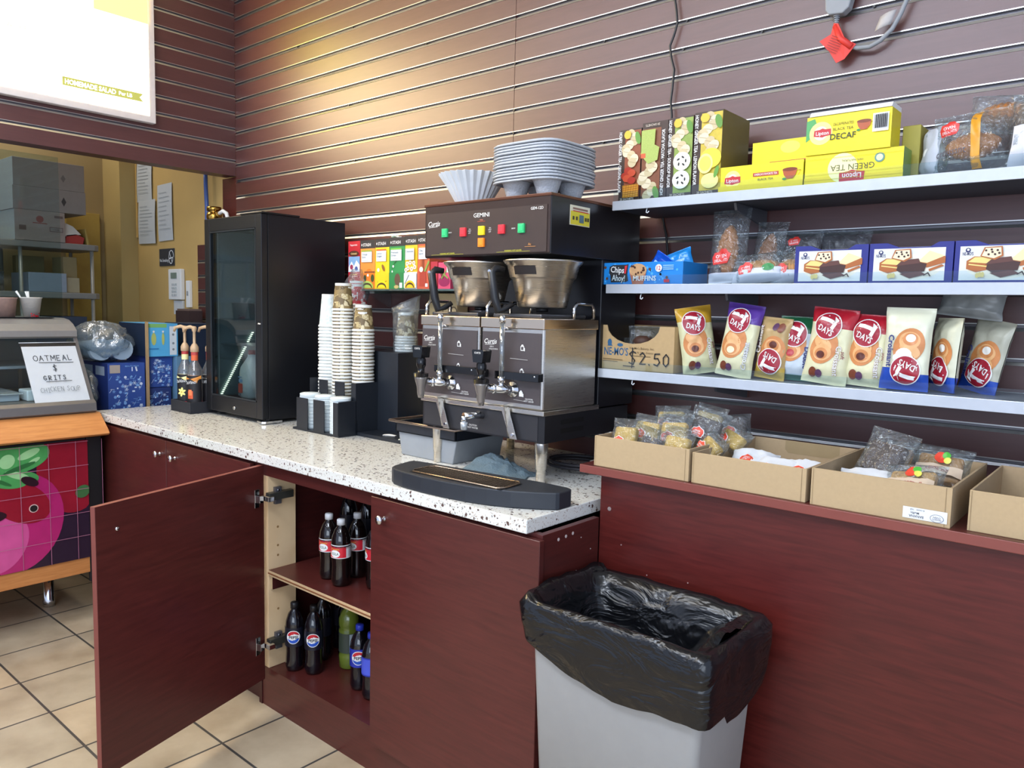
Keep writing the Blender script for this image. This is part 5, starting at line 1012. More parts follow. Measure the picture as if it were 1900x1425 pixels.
# ================================================================ TOP SHELF: TEA BOXES
ZT, ZM, ZL = 1.9882, 1.7082, 1.4162
GIN = '#ddd0b0'
def ginger(kind):
    def f(p, w, h):
        dk = mt('#4a2f28', .5)
        sw = .26
        if kind == 'matcha': x0, x1, tx = .02*w, w*(1-sw), w*(1-sw/2)
        else: x0, x1, tx = w*sw, w*.98, w*sw/2
        top = h*.98 if kind != 'matcha' else h*.92
        p.rect(x0, h*.05, x1, top, mt({'original': '#8e4a2c', 'matcha': '#7d4a2e', 'soursop': '#8aa04a', 'lemon': '#c9b23c'}[kind], .45, var=.25, sc=60))
        rr = random.Random(kind); W_ = x1-x0
        for k in range(9):
            u = x0+W_*(.35+.3*math.sin(k*1.1)); v = h*(.93-.05*k) if kind != 'matcha' else h*(.06+.05*k)
            p.disc(u, v, W_*.27, mt(GIN if k % 2 else '#c9b890', .5), .016, n=14, rot=.5)
            p.stroke([(u-W_*.2, v+.004), (u+W_*.2, v-.002)], .0014, mt('#a08a62', .5))
        p.disc(x1-W_*.14, h*.86 if kind != 'matcha' else h*.08, W_*.16, mt('#5f8f3a', .5), .022, n=14, rot=.3)
        p.disc(x0+W_*.2, h*.92 if kind != 'matcha' else h*.6, W_*.22, mt('#e5b83c', .5), .014, n=14)
        if kind == 'original':
            for k in range(5): p.disc(x0+W_*(.3+.25*math.sin(k*2)), h*(.42-.035*k), W_*.26, mt(('#a8321f', '#c04a2a')[k % 2], .4), .012, n=14)
            p.rect(x0, h*.05, x1, h*.22, mt('#d8962c', .45)); 
            for k in range(6): p.stroke([(x0, h*(.06+.03*k)), (x1, h*(.075+.03*k))], .0014, mt('#9c5f16', .5)); p.stroke([(x0+W_*k/6, h*.05), (x0+W_*(k+.5)/6, h*.22)], .0012, mt('#9c5f16', .5))
        if kind == 'matcha':
            p.fan([(x0, h*.90), (x0+W_*.75, h*.90), (x0+W_*.72, h*.7), (x0+W_*.98, h*.66), (x0+W_*.9, h*.5), (x0+W_*.4, h*.46), (x0, h*.58)], mt('#a3b45e', .6, var=.3, sc=300)); p.rect(x0, h*.54, x0+W_*.25, h*.6, mt('#cf5a34', .5))
        if kind == 'soursop':
            for v in (.44, .21): p.disc(x0+W_*.5, h*v, W_*.48, mt('#e9e8dc', .5), h*.115, n=20); [p.disc(x0+W_*(.5+.22*math.cos(q*1.3)), h*(v+.05*math.sin(q*1.3)), .003, mt('#2b2a26', .5), .006, n=7, rot=q) for q in range(5)]
        if kind == 'lemon':
            p.disc(x0+W_*.55, h*.43, W_*.5, mt('#f0d63c', .4), h*.12, n=24); p.disc(x0+W_*.3, h*.37, W_*.36, mt('#f3e98c', .4), h*.12, n=24); p.disc(x0+W_*.3, h*.37, W_*.28, mt('#e0d25a', .4), h*.09, n=24); p.disc(x0+W_*.55, h*.16, W_*.42, mt('#efe08a', .4), h*.09, n=20); p.disc(x0+W_*.85, h*.26, .007, mt('#5f9a3a', .5), .02, n=8, rot=-.3)
        s_ = {'original': 'HONEY GINGER TEA - ORIGINAL FLAVOR', 'matcha': 'HONEY GINGER TEA - MATCHA FLAVOR', 'soursop': 'HONEY GINGER TEA - SOURSOP FLAVOR', 'lemon': 'HONEY GINGER TEA - LEMON FLAVOR'}[kind]
        rot = PI/2 if kind == 'matcha' else -PI/2
        p.text(s_, tx, h*(.46 if kind == 'matcha' else .54), .0115, WHITE, rot=rot, maxw=h*.84, bold=1)
        p.text('20 SACHETS', w*(.5 if kind != 'matcha' else .45), h*(.025 if kind != 'matcha' else .955), .007, mt('#cfc4b4', .5), rot=PI if kind == 'matcha' else 0, bold=.4)
    return f
DKB = mt('#40302a', .5)
for k, (x0, x1, h, kind, lb) in enumerate(((-1.484, -1.399, .238, 'original', 'leftmost honey ginger tea box with honeycomb picture'), (-1.397, -1.30, .25, 'matcha', 'honey ginger tea box with green matcha powder, second from left'),
      (-1.298, -1.209, .252, 'soursop', 'honey ginger tea box with white soursop slices'), (-1.207, -1.109, .256, 'lemon', 'honey ginger tea box with lemon slices, rightmost of the four'))):
    teabox(x0, x1, ZT, ZT+h, lb, DKB, ginger(kind), 2.268, 2.46, side=mt('#6b5f2e', .45) if kind == 'lemon' else DKB, group='honey ginger tea boxes on the top shelf')
    b = MB(((x0+x1)/2, 2.27, ZT+h)); b.grid(lambda u, v: Vector((x0+.01+(x1-x0-.02)*u, 2.29+.12*v, ZT+h+.0012+.010*abs(noise.noise(Vector((u*4+k, v*3, k)))))), 8, 6, mt('#8a7a4a', .5)); o = b.build('box_flap', bpy.data.objects['tea_box' if False else sorted(q.name for q in bpy.data.objects if q.name.startswith('tea_box'))[-1]]); o.location = (0, .002, h) if True else (0, 0, 0); 
    par = o.parent; o.location = Vector(((x0+x1)/2, 2.27, ZT+h))-par.location
LY = mt('#f0dd22', .32, var=.05); LG = mt('#e9cf1a', .32)
def logo(p, u, v, s, rot=0):
    c, sn = math.cos(rot), math.sin(rot)
    p.fan([(u+(a*c-b_*sn)*s, v+(a*sn+b_*c)*s) for a, b_ in ((-1, -.32), (-.95, .36), (-.3, .42), (0, .55), (.3, .42), (.98, .42), (1, -.3), (.3, -.40), (0, -.5), (-.3, -.42))], mt('#c1272d', .4)); p.text('Lipton', u, v, s*.42, WHITE, rot=rot, maxw=s*1.5)
def cup(p, u, v, s):
    p.fan([(u-s, v+s*.6), (u+s, v+s*.6), (u+s*.8, v-.1*s), (u+s*.4, v-s*.6), (u-s*.4, v-s*.6), (u-s*.8, v-.1*s)], mt('#b0562c', .35)); p.disc(u, v+s*.6, s, mt('#7d3a1c', .3), s*.25, n=16); p.disc(u-s*.7, v-s*.6, s*.3, GREEN, s*.15, n=8); p.stroke([(u+s, v+s*.5), (u+s*1.4, v+s*.4), (u+s*1.1, v-s*.1)], s*.1, mt('#d9b23a', .4))
def sunburst(p, u, v, r): p.disc(u, v, r, mt('#f7ee8a', .4)); p.disc(u, v, r*.6, mt('#fbf7c8', .4))
def lip_front(p, w, h):
    sunburst(p, w*.17, h*.5, .026); logo(p, w*.17, h*.45, .026); p.rect(w*.42, h*.52, w*.72, h*.66, mt('#b3402c', .4)); p.text("AMERICA'S FAVORITE TEA", w*.57, h*.59, .006, WHITE, maxw=w*.27); p.text('BLACK TEA', w*.57, h*.40, .0065, mt('#4a4420', .5), bold=.4); cup(p, w*.85, h*.5, .022); p.rect(0, 0, w, h*.24, LG)
def lip_back(p, w, h):
    p.disc(w*.62, h*.85, .03, mt('#f4e95e', .4), .018); p.rect(w*.3, h*.48, w*.98, h*.60, mt('#b3402c', .4)); p.text("AMERICA'S FAVORITE TEA", w*.68, h*.54, .009, WHITE, maxw=w*.55); p.text('BLACK TEA', w*.62, h*.38, .009, mt('#4a4420', .5), bold=.4); cup(p, w*1.02-.03, h*.45, .02)
teabox(-1.045, -.852, ZT, ZT+.157, 'tall yellow black-tea box standing behind the front yellow box', LY, lip_back, 2.345, 2.49, group='yellow tea boxes on the top shelf')
teabox(-1.114, -.852, ZT, ZT+.077, 'long low yellow black-tea box at the shelf front', LY, lip_front, 2.268, 2.34, side=mt('#d9bd14', .35), group='yellow tea boxes on the top shelf')
def lip_green(p, w, h):
    p.rect(0, 0, w, h*.25, LG); p.disc(w*.4, h*.5, .04, mt('#f8f3ae', .4)); p.text('GREEN TEA', w*.5, h*.5, .016, mt('#5a5a30', .5), rot=PI, bold=.4); logo(p, w*.5, h*.2, .034, PI); p.text('100% NATURAL', w*.5, h*.72, .006, mt('#6a6a40', .5), rot=PI, bold=.2); p.disc(w*.77, h*.72, .013, mt('#5f8f86', .5)); p.disc(w*.77, h*.72, .009, mt('#cfd8b0', .5))
    for v in (.15, .33, .85): p.stroke([(0, h*v), (w, h*v)], .001, mt('#cdb51a', .5))
teabox(-.849, -.586, ZT, ZT+.083, 'yellow green-tea box printed upside down at the shelf front', LY, lip_green, 2.268, 2.345, side=mt('#6f8f3a', .4), group='yellow tea boxes on the top shelf')
def lip_decaf(p, w, h):
    p.fan([(0, h*.35), (.0, h*.9), (w*.1, h*.95), (w*.16, h*.6)], mt('#4fa05a', .4)); sunburst(p, w*.18, h*.55, .032); logo(p, w*.2, h*.55, .024); p.text('DECAFFEINATED', w*.45, h*.74, .0075, mt('#4a4a1e', .5), bold=.2, maxw=w*.24); p.text('BLACK TEA', w*.45, h*.61, .0075, mt('#4a4a1e', .5), bold=.2); p.text('DECAF', w*.45, h*.42, .016, mt('#2b3a22', .5), bold=1); cup(p, w*.69, h*.62, .019)
    p.rect(w*.79, h*.42, w*.97, h*.88, PAPER)
    for k in range(14): p.rect(w*(.81+.0105*k), h*.5, w*(.81+.0105*k)+.0011*(1+k % 2), h*.84, INK)
b = teabox(-.848, -.62, ZT+.0835, ZT+.189, 'decaf black tea box lying on top of the green-tea box', LY, lip_decaf, 2.262, 2.348, side=mt('#d8c41c', .4), group='yellow tea boxes on the top shelf')
b = MB((-.73, 2.3, ZT+.19)); b.prism([(2.258, ZT+.1895), (2.35, ZT+.1895), (2.352, ZT+.203), (2.27, ZT+.2035)], -.84, -.622, WHITE, 'x'); b.build('top_flap', bpy.data.objects[sorted(q.name for q in bpy.data.objects if q.name.startswith('tea_box'))[-1]])
o = bpy.data.objects['top_flap']; o.location = Vector((-.73, 2.3, ZT+.19))-o.parent.location
tag(MB((-.595, 2.4, ZT)).box(-.618, 2.362, ZT, -.572, 2.46, ZT+.155, mt('#a59a3c', .5)).build('tea_carton', bevel=.002), 'dull yellow carton end showing behind the decaf box', 'box').location = (-.595, 2.4, ZT)

# ================================================================ BAGGED GOODS
def pillow(w, h, D, body, crimp=.07, wr=.004, seed=0, nu=22, nv=34, matf=None, back=None, asym=1.0, pinch=.06):
    """crimped pillow pack in local coordinates: x across, z up, front faces -y. Returns builder and front surface"""
    def th(u, v):
        a = max(0, 1-abs(2*u/w)**2.6)**.55; t = v/h; e = min(t, 1-t)
        g = 0 if e < crimp*.55 else min(1, ((e-crimp*.55)/.16))**.6
        return D/2*a*g
    def S(u, v, o=0):
        t = v/h; e = min(t, 1-t); sh = 1-pinch*(0 if e < crimp else min(1, (e-crimp)/.2))
        n_ = noise.noise(Vector((u*38+seed, v*22, seed)))*wr+noise.noise(Vector((u*90, v*60+seed, 2)))*wr*.5
        return Vector((u*sh, -(th(u, v)+(n_ if th(u, v) > 0 else n_*.3)+.0015)-o, v))
    b = MB(); b.grid(lambda a, c: S(-w/2+w*a, h*c), nu, nv, body, matf=matf)
    b.grid(lambda a, c: Vector((S(-w/2+w*a, h*c).x, asym*th(-w/2+w*a, h*c)+.001, h*c)), nu, nv, back or body, matf=matf, flip=True)
    return b, S
def place(o, x, y, z, yaw=0, tilt=0, roll=0, flip=False, h=0):
    """stand a pack with its base at x,y,z; tilt leans it back, roll leans it sideways; flip turns it upside down"""
    R = Matrix.Rotation(yaw, 4, 'Z') @ Matrix.Rotation(-tilt, 4, 'X') @ Matrix.Rotation(roll, 4, 'Y')
    if flip: R = R @ Matrix.Translation((0, 0, h)) @ Matrix.Rotation(PI, 4, 'Y')
    o.matrix_world = Matrix.Translation((x, y, z)) @ R
CRM = mt('#dad6b4', .3, var=.06); DRD = mt('#9c1f30', .28, var=.1)
def seven(x, yaw, tilt, roll, top, label, w=.118, h=.222, D=.05, flip=False, body='#d9d5ae', kind='vanilla', y=2.31, z=None, extra=None, low=None):
    topm = mt(top, .25, var=.08); bm = mt(body, .28, var=.06); lowm = mt(low, .28, var=.08) if low else None
    mf = lambda a, c: topm if c > .80-.08*a else (lowm if lowm and c < .09 else bm)
    b, S = pillow(w, h, D, bm, seed=x*7, matf=mf, wr=.0045)
    p = Print(b, S, step=.0004, base=.0012, curved=True); bun = mt('#c9824a', .4, var=.2, sc=40); bun2 = mt('#e0aa72', .4, var=.15); bun3 = mt('#9c4f2c', .4)
    # bun picture
    p.disc(-.010, .105, .040, bun, .050, rot=-.35, n=28); p.disc(-.014, .115, .030, bun2, .018, rot=-.5, n=20); p.disc(-.012, .090, .028, bun2, .024, n=24); p.disc(-.014, .086, .020, bun, .017, n=20); p.disc(-.015, .083, .013, mt({'vanilla': '#e9d9b0', 'cocoa': '#5d2a1c', 'cream': '#f0ece2', 'berry': '#b03038'}[kind], .35), .011, n=16)
    if kind == 'cream':
        for a, c, r in ((.0, .128, .022), (-.012, .138, .015), (.014, .137, .014)): p.disc(a, c, r, mt('#efeee8', .4), r*.8, n=16)
    if kind == 'berry': p.disc(-.018, .135, .012, mt('#c83a2e', .4), n=14); p.disc(.0, .130, .010, mt('#c83a2e', .4), n=12)
    if kind in ('cocoa', 'vanilla'): p.disc(-.030, .030, .012, mt('#7a3f2a', .4), .015, n=14); p.disc(-.012, .028, .010, mt('#5b3a5a', .4), .012, n=12)
    # round badge
    cu, cv, r = -.008, h-.055, .0375
    p.disc(cu, cv, r+.0025, WHITE, n=32); p.disc(cu, cv, r, DRD, n=32)
    def sw(pts): return [(cu+a*r, cv+c*r) for a, c in pts]
    p.fan(sw([(-.75, .42), (-.62, .70), (-.2, .66), (.25, .52), (.52, .40), (.48, .12), (.1, .28), (-.3, .38)]), WHITE, 3); p.fan(sw([(.40, .78), (.78, .50), (.62, .1), (.44, -.30), (.20, -.14), (.36, .2), (.44, .5)]), WHITE, 3)
    p.text('DAYS', cu-.10*r, cv-.34*r, r*.46, WHITE, rot=-.38, bold=1.5, maxw=r*1.25)
    # side lettering
    lm = mt('#8c2238', .4) if kind in ('cocoa',) else mt('#2f4f9c', .4)
    tx = 'Croissant' if kind != 'berry' else 'Double'
    p.text(tx, .036, .070 if kind != 'cream' else .120, .0155, mt('#7d2636', .4) if kind == 'cocoa' else mt('#39407c', .4), rot=PI/2 if kind in ('cream', 'vanilla') else -PI/2, bold=2.6, maxw=.095); p.text(tx, .036, .070 if kind != 'cream' else .120, .0155, WHITE if kind in ('cocoa', 'vanilla') else mt('#39407c', .4), rot=PI/2 if kind in ('cream', 'vanilla') else -PI/2, bold=.8, maxw=.092)
    if kind == 'cocoa': p.text('soft', .050, .088, .010, mt('#7d2636', .4), rot=-PI/2, bold=1)
    o = b.build('croissant_bag'); tag(o, label, 'snack bag', 'bagged croissants on the lowest shelf'); place(o, x, y, z if z is not None else ZL+.002, yaw, tilt, roll, flip, h); return o
R_ = math.radians
seven(-1.175, R_(38), .10, -.16, '#c2952f', 'gold-topped croissant bag at the left end of the row', kind='cocoa', body='#d6d2a6', y=2.33)
seven(-1.055, R_(4), .10, .13, '#5a3a92', 'purple-topped croissant bag, second from left', h=.232, kind='vanilla', y=2.305)
seven(-.945, R_(-10), .06, .08, '#c2a24a', 'tan croissant bag standing upside down behind its neighbours', flip=True, kind='cocoa', body='#b89a68', y=2.325, h=.19, w=.105)
seven(-.872, R_(8), .08, .04, '#1f5a3a', 'green-topped white croissant bag with strawberry picture', kind='berry', body='#c9d3dc', y=2.34, h=.195, low='#1f5a4a', w=.115)
seven(-.772, R_(2), .10, .10, '#a81e2c', 'left red-topped croissant bag, the taller of the two', h=.222, w=.128, kind='cocoa', y=2.30)
seven(-.662, R_(0), .10, .06, '#a81e2c', 'right red-topped croissant bag beside the blue one', h=.205, w=.12, kind='cocoa', y=2.315)
seven(-.555, R_(-2), .06, .02, '#2348a8', 'large blue croissant bag standing upside down at the row end', h=.225, w=.125, flip=True, kind='cream', body='#dcdcc2', y=2.295)
seven(-.47, R_(-48), .06, .0, '#2348a8', 'blue croissant bag turned sideways behind the large blue one', h=.20, w=.115, flip=True, kind='cream', body='#cfceb4', y=2.345, D=.04)
seven(-.40, R_(-30), .10, .16, '#2348a8', 'rearmost dull croissant bag at the right end of the row', h=.20, w=.115, flip=True, kind='cream', body='#b5b3a0', y=2.41, D=.04)
b, S = pillow(.16, .09, .05, mt('#8d8f8c', .3), seed=4, wr=.006); o = b.build('croissant_bag'); tag(o, 'plain grey bag lying across the tops of the blue bags', 'snack bag', 'bagged croissants on the lowest shelf'); place(o, -.43, 2.40, ZL+.203, 0, .25, .12)
# NE-MO'S open carton with handwritten price
nm = thing('bakery_carton', 'open brown bakery carton with a handwritten price at the left shelf end', 'carton', (-1.39, 2.35, ZL))
b = W(nm); x0, x1, y0, y1, z1 = -1.551, -1.245, 2.268, 2.50, ZL+.152
m = mt('#bb9c6e', .75, sc=80); 
cut = [(x0, ZL), (x1, ZL), (x1, z1), (-1.30, z1)]+[(-1.405-.105*math.cos(PI*(k/10))*-1, z1-.062*math.sin(PI*k/10)) for k in range(0, 11)]+[(-1.525, z1), (x0, z1)]
b.prism(cut, y0, y0+.004, m, 'y'); b.box(x0, y1-.004, ZL, x1, y1, z1, m); b.box(x0, y0+.004, ZL, x0+.004, y1-.004, z1, m); b.box(x1-.004, y0+.004, ZL, x1, y1-.004, z1, m); b.box(x0+.004, y0+.004, ZL, x1-.004, y1-.004, ZL+.004, m)
p = Print(b, frontS(x0, y0, ZL)); tl = mt('#2f5f86', .6); br2 = mt('#6f5a3c', .6)
p.text("NE-MO'S", .082, .062, .026, tl, bold=1.2, maxw=.098); p.disc(.055, .092, .009, tl, .013, n=10); p.fan([(.045, .08), (.068, .08), (.056, .092)], tl); p.disc(.098, .085, .012, tl, .006, n=10)
p.text("Ne-Mo's Bakery, Inc.", .185, .076, .008, br2, bold=.2, maxw=.1); p.text('416 N. Hale Avenue', .19, .062, .007, br2, bold=.2, maxw=.09); p.stroke([(.15, .05), (.22, .049)], .002, br2); p.stroke([(.03, .035), (.11, .033)], .0022, br2); p.stroke([(.03, .028), (.09, .0265)], .0022, br2)
p.hand('$', .135, .016, .052, .0042, INK); p.hand('2.50', .178, .022, .040, .0042, INK, .10, .06, .85); p.stroke([(.115, .014), (.16, .013)], .003, INK)
b.build('box', nm, .001)
for k, (x, y, zz) in enumerate(((-1.47, 2.38, 0), (-1.34, 2.40, 0), (-1.40, 2.33, .045))):
    bb, S = pillow(.11, .10, .05, BAGF, seed=k); bb.lathe([(0, .02), (.035, .022), (.04, .045), (.03, .06), (0, .066)], mt('#4a2d20', .6), (0, 0, .0), 16)
    o = bb.build('wrapped_muffin'); tag(o, ('left', 'right', 'upper')[k]+' wrapped muffin lying in the priced bakery carton', 'muffin', 'wrapped muffins in the carton'); place(o, x, y, ZL+.008+zz, .2*k, 1.0 if False else .25, 0)

# middle shelf: blue muffin tray, cake boxes, bagged buns
ck = thing('muffin_tray_box', 'blue cardboard tray of packaged muffins at the left of the middle shelf', 'box', (-1.40, 2.34, ZM))
x0, x1, z1 = -1.549, -1.222, ZM+.074; CB = mt('#1b82d0', .35, var=.08); b = W(ck)
b.box(x0, 2.262, ZM, x1, 2.266, z1, CB); b.box(x0, 2.43, ZM, x1, 2.434, z1, CB); b.box(x0, 2.266, ZM, x0+.004, 2.43, z1, CB); b.box(x1-.004, 2.266, ZM, x1, 2.43, z1, CB); b.box(x0+.004, 2.266, ZM, x1-.004, 2.43, ZM+.004, CB)
p = Print(b, frontS(x0, 2.262, ZM)); rr = random.Random(11)
for k in range(38): p.k = 0; p.disc(rr.uniform(.01, .317), rr.uniform(.008, .068), rr.choice((.003, .005, .004)), mt('#4fa8e6', .4), n=10)
for u, v in ((.028, .058), (.036, .02), (.205, .05), (.27, .022), (.012, .01)): p.disc(u, v, .005, mt('#5b3620', .5), n=9)
p.k = 2; p.fan([(.046, .060), (.060, .066), (.112, .066), (.121, .068), (.118, .034), (.122, .012), (.112, .008), (.052, .007), (.050, .030), (.044, .040)], INK); p.text('Chips', .078, .050, .020, INK, rot=-.08, bold=3.2, maxw=.058); p.text('Chips', .078, .050, .020, WHITE, rot=-.08, bold=1.2, maxw=.054); p.text('Ahoy!', .083, .022, .020, INK, rot=-.06, bold=3.2, maxw=.056); p.text('Ahoy!', .083, .022, .020, WHITE, rot=-.06, bold=1.2, maxw=.052); p.fan([(.108, .062), (.118, .064), (.112, .036), (.107, .036)], mt('#d5303a', .4))
p.fan([(.128, .038), (.192, .038), (.182, .0), (.14, .0)], mt('#b5694a', .45)); p.disc(.160, .047, .034, mt('#c79a6c', .5, var=.2, sc=60), .022, n=22)
for k in range(9): p.disc(.160+.024*math.cos(k*2.4), .047+.014*math.sin(k*1.9), .004, mt('#4a2616', .5), n=7)
p.text('MUFFINS', .188, .020, .016, WHITE, bold=1.6, maxw=.105); p.disc(.241, .053, .0125, WHITE, n=22); p.text('12', .241, .053, .013, RED, bold=1)
p.rect(.262, .006, .282, .016, RED); 
for v in (.061, .055, .049): p.stroke([(.258, v), (.296, v)], .0018, mt('#bfe0f5', .5))
b.build('tray', ck, .0008)
for k, (x, y, z, w, h, m_, tl_, rl, lb) in enumerate(((-1.36, 2.34, .05, .105, .075, '#1a55c8', .1, .55, 'dark blue muffin packet leaning in the blue tray'), (-1.275, 2.36, .045, .105, .095, '#2a90dd', .15, -.35, 'bright blue muffin packet with gathered end in the blue tray'), (-1.42, 2.37, .05, .09, .045, '#c9ccd0', .2, .1, 'white-ended packet lying at the left in the blue tray'))):
    bb, S = pillow(w, h, .04, mt(m_, .18, var=.15), seed=k+3, wr=.006); p = Print(bb, S, step=.0004, base=.0012, curved=True)
    if k < 2: p.rect(-w*.3, h*.4, w*.2, h*.6, mt('#9cc8ee', .3)); p.disc(w*.2, h*.35, .012, mt('#c79a6c', .4), n=12)
    o = bb.build('muffin_packet'); tag(o, lb, 'snack packet', 'muffin packets in the blue tray'); place(o, x, y, ZM+z-.02, .1*k, tl_, rl)
def cakebox(x0, x1, label):
    t = thing('cake_box', label, 'box', ((x0+x1)/2, 2.34, ZM), group='blue display boxes with a cake picture')
    w = x1-x0; b = W(t); y0, y1, h = 2.262, 2.46, .107; n_ = NAVY
    b.prism([(x0, ZM), (x1, ZM), (x1, ZM+h), (x1-.035, ZM+h), (x1-.055, ZM+h-.012), (x0+.075, ZM+h-.012), (x0+.045, ZM+h), (x0, ZM+h)], y0, y0+.003, n_, 'y')
    b.box(x0, y0+.003, ZM, x0+.003, y1, ZM+h, n_); b.box(x1-.003, y0+.003, ZM, x1, y1, ZM+h, n_); b.box(x0+.003, y1-.003, ZM, x1-.003, y1, ZM+h, n_); b.box(x0+.003, y0+.003, ZM, x1-.003, y1-.003, ZM+.003, n_)
    p = Print(b, frontS(x0, y0, ZM)); p.rect(.012, .006, w-.018, .092, mt('#d8d9d6', .45)); p.disc(w*.5, .042, w*.38, mt('#e3ddcc', .45), .034, n=30)
    p.text("NE-MO'S", .030, .073, .008, mt('#22285f', .5), bold=1.2, maxw=.024); p.disc(.030, .082, .006, mt('#22285f', .5), n=12); p.disc(.030, .083, .003, WHITE, n=8)
    cr = mt('#a8602c', .5); yl = mt('#e6cd7c', .5); pale = mt('#ead9a4', .5); ch = mt('#3f2420', .5); ch2 = mt('#5a352e', .5)
    p.fan([(.028, .035), (.028, .055), (.045, .066), (.10, .062), (.10, .038), (.05, .026)], cr); p.fan([(.032, .052), (.046, .064), (.088, .064), (.10, .056), (.072, .048)], yl); p.stroke([(.034, .046), (.075, .040)], .003, yl)
    p.fan([(.125, .055), (.15, .082), (.188, .068), (.188, .052), (.145, .040)], cr); p.fan([(.124, .056), (.15, .084), (.187, .07), (.145, .052)], pale); p.fan([(.15, .036), (.18, .048), (.186, .044), (.152, .030)], cr)
    p.fan([(.075, .048), (.11, .058), (.145, .050), (.14, .030), (.09, .022), (.072, .034)], ch); p.fan([(.08, .024), (.13, .030), (.145, .022), (.105, .012)], ch2); p.fan([(.07, .045), (.085, .06), (.125, .064), (.13, .052)], ch2)
    p.fan([(.058, .066), (.066, .088), (.105, .090), (.108, .066), (.09, .056)], cr); p.fan([(.061, .067), (.069, .086), (.102, .087), (.104, .068), (.088, .060)], mt('#ecdcb8', .5))
    for u, v in ((.07, .08), (.082, .082), (.095, .08), (.076, .07), (.09, .07), (.099, .073), (.084, .076)): p.disc(u, v, .0028, ch, n=7)
    for u in (.054, .060, .066): p.disc(u, .018+.002*(u > .055), .004, mt('#d9c47a', .5), .007, n=9)
    p.stroke([(.14, .02), (.15, .026), (.155, .018)], .003, ch); b.build('tray', t, .0008)
    b = W(t); b.box(x0+.004, y0+.03, ZM+.085, x1-.004, y1-.02, ZM+.098, mt('#a5a7ab', .5)); b.build('inner_flap', t)
    return t
cakebox(-.860, -.658, 'leftmost blue cake-slice display box on the middle shelf'); cakebox(-.655, -.450, 'middle blue cake-slice display box of the three'); cakebox(-.447, -.242, 'rightmost blue cake-slice display box, cut by the frame')
def bun(L, r, bend, m, seed=0, ridges=9):
    b = MB(); pts = []; rs = []; n = 30
    for k in range(n+1):
        t = k/n; a = (t-.5)*bend; R = L/max(bend, .01)
        pts.append((R*math.sin(a), 0, R*(1-math.cos(a)) if bend > .05 else 0)); e = math.sin(PI*t)**.55; rs.append(max(.002, r*e*(1+.07*math.cos(t*ridges*2*PI))))
    b.tube(pts, rs, m, 16); return b
BUN = mt('#b06f35', .45, var=.25, sc=35, bump=.2); BUN2 = mt('#c78d4e', .5, var=.2, sc=30); CHOC = mt('#3a2119', .6, var=.2, sc=60)
def bakery(x, y, z, w, h, D, yaw, tilt, roll, label, content, group, white=.3, logo_=True, cat='bagged bun', band=None, seed=0, green=False, txt=None):
    t = thing('bagged_pastry', label, cat, (x, y, z), group=group); pk = mt('#c9ccd6', .35, var=.05); 
    b, S = pillow(w, h, D, BAGF, seed=seed+x*9, wr=.007, nu=20, nv=26); p = Print(b, S, step=.0004, base=.001, curved=True)
    if white: p.rect(-w*.47, .004, w*.47, h*white, pk)
    if green: p.disc(w*.2, h*white, .02, GREEN, .012, n=12)
    if band: p.rect(band[0]*w, .01, band[1]*w, h*.97, mt(band[2], .35))
    if logo_:
        lu, lv, s = (-w*.2 if logo_ is True else logo_[0]*w), (h*(white+.03) if logo_ is True else logo_[1]*h), .026 if logo_ is True else logo_[2]
        p.fan([(lu+a*s, lv+c*s) for a, c in ((-.8, -.7), (-1, .0), (-.7, .45), (-.3, .5), (0, .8), (.5, .75), (.75, .45), (1, .3), (.9, -.2), (.7, -.6))], mt('#d63a34', .35)); p.text('OVEN', lu, lv+.1*s, s*.3, WHITE, rot=.1, bold=.8); p.text('DELIGHTS', lu, lv-.3*s, s*.26, WHITE, rot=.1, bold=.8, maxw=s*1.4)
    if txt: p.text(txt, .0 if not band else -w*.25, h*.36, .020, mt('#5b5560', .5), bold=.5, maxw=w*.42)
    f = b.build('wrapper', t)
    c = content() 
    for v in c.v: v += Vector((0, 0, h*.45))
    c.build('bun', t)
    t.matrix_world = Matrix.Translation((x, y, z)) @ Matrix.Rotation(yaw, 4, 'Z') @ Matrix.Rotation(-tilt, 4, 'X') @ Matrix.Rotation(roll, 4, 'Y'); return t
def upright_bun(L, r, m=BUN, bend=.3):
    def f():
        c = bun(L, r, bend, m); c.v = [Vector((v.z-L*bend/10, v.y*.8, v.x)) for v in c.v]; return c
    return f
def flat_bun(L, r, m=BUN2, bend=.5): return lambda: bun(L, r, bend, m)
G = 'bagged buns on the middle shelf'
bakery(-1.105, 2.335, ZM+.001, .13, .245, .055, 0, .18, -.04, 'tall shiny bag of rolls standing at the left of the bagged buns', upright_bun(.17, .034), G, white=.14, logo_=(-.1, .34, .034))
bakery(-1.005, 2.39, ZM+.001, .11, .20, .05, -.2, .12, .06, 'bagged long bun standing behind the tall shiny bag', upright_bun(.15, .03, mt('#8d5a34', .5, var=.2)), G, white=.1, logo_=None)
bakery(-.995, 2.335, ZM+.001, .185, .105, .07, .05, .35, -.12, 'low bagged bun with a green leaf label at the shelf front', flat_bun(.14, .032), G, white=.38, green=True, seed=2)
bakery(-.905, 2.35, ZM+.001, .12, .105, .06, 0, .3, -.1, 'low bagged bun with a red label against the first cake box', flat_bun(.10, .032), G, white=.34, seed=5)
bakery(-.93, 2.44, ZM+.001, .16, .17, .05, .1, .1, 0, 'dim bagged bun standing at the back of the middle shelf', flat_bun(.12, .03, mt('#7a5a3a', .5)), G, white=.0, logo_=(0, .8, .02), seed=8)
bakery(-.80, 2.49, ZM+.001, .16, .17, .045, -.1, .0, .05, 'dim bag of pastry standing behind the first cake box', flat_bun(.12, .03, mt('#6a4634', .5)), G, white=.0, logo_=None, seed=12)
G = 'bagged croissants at the right of the top shelf'
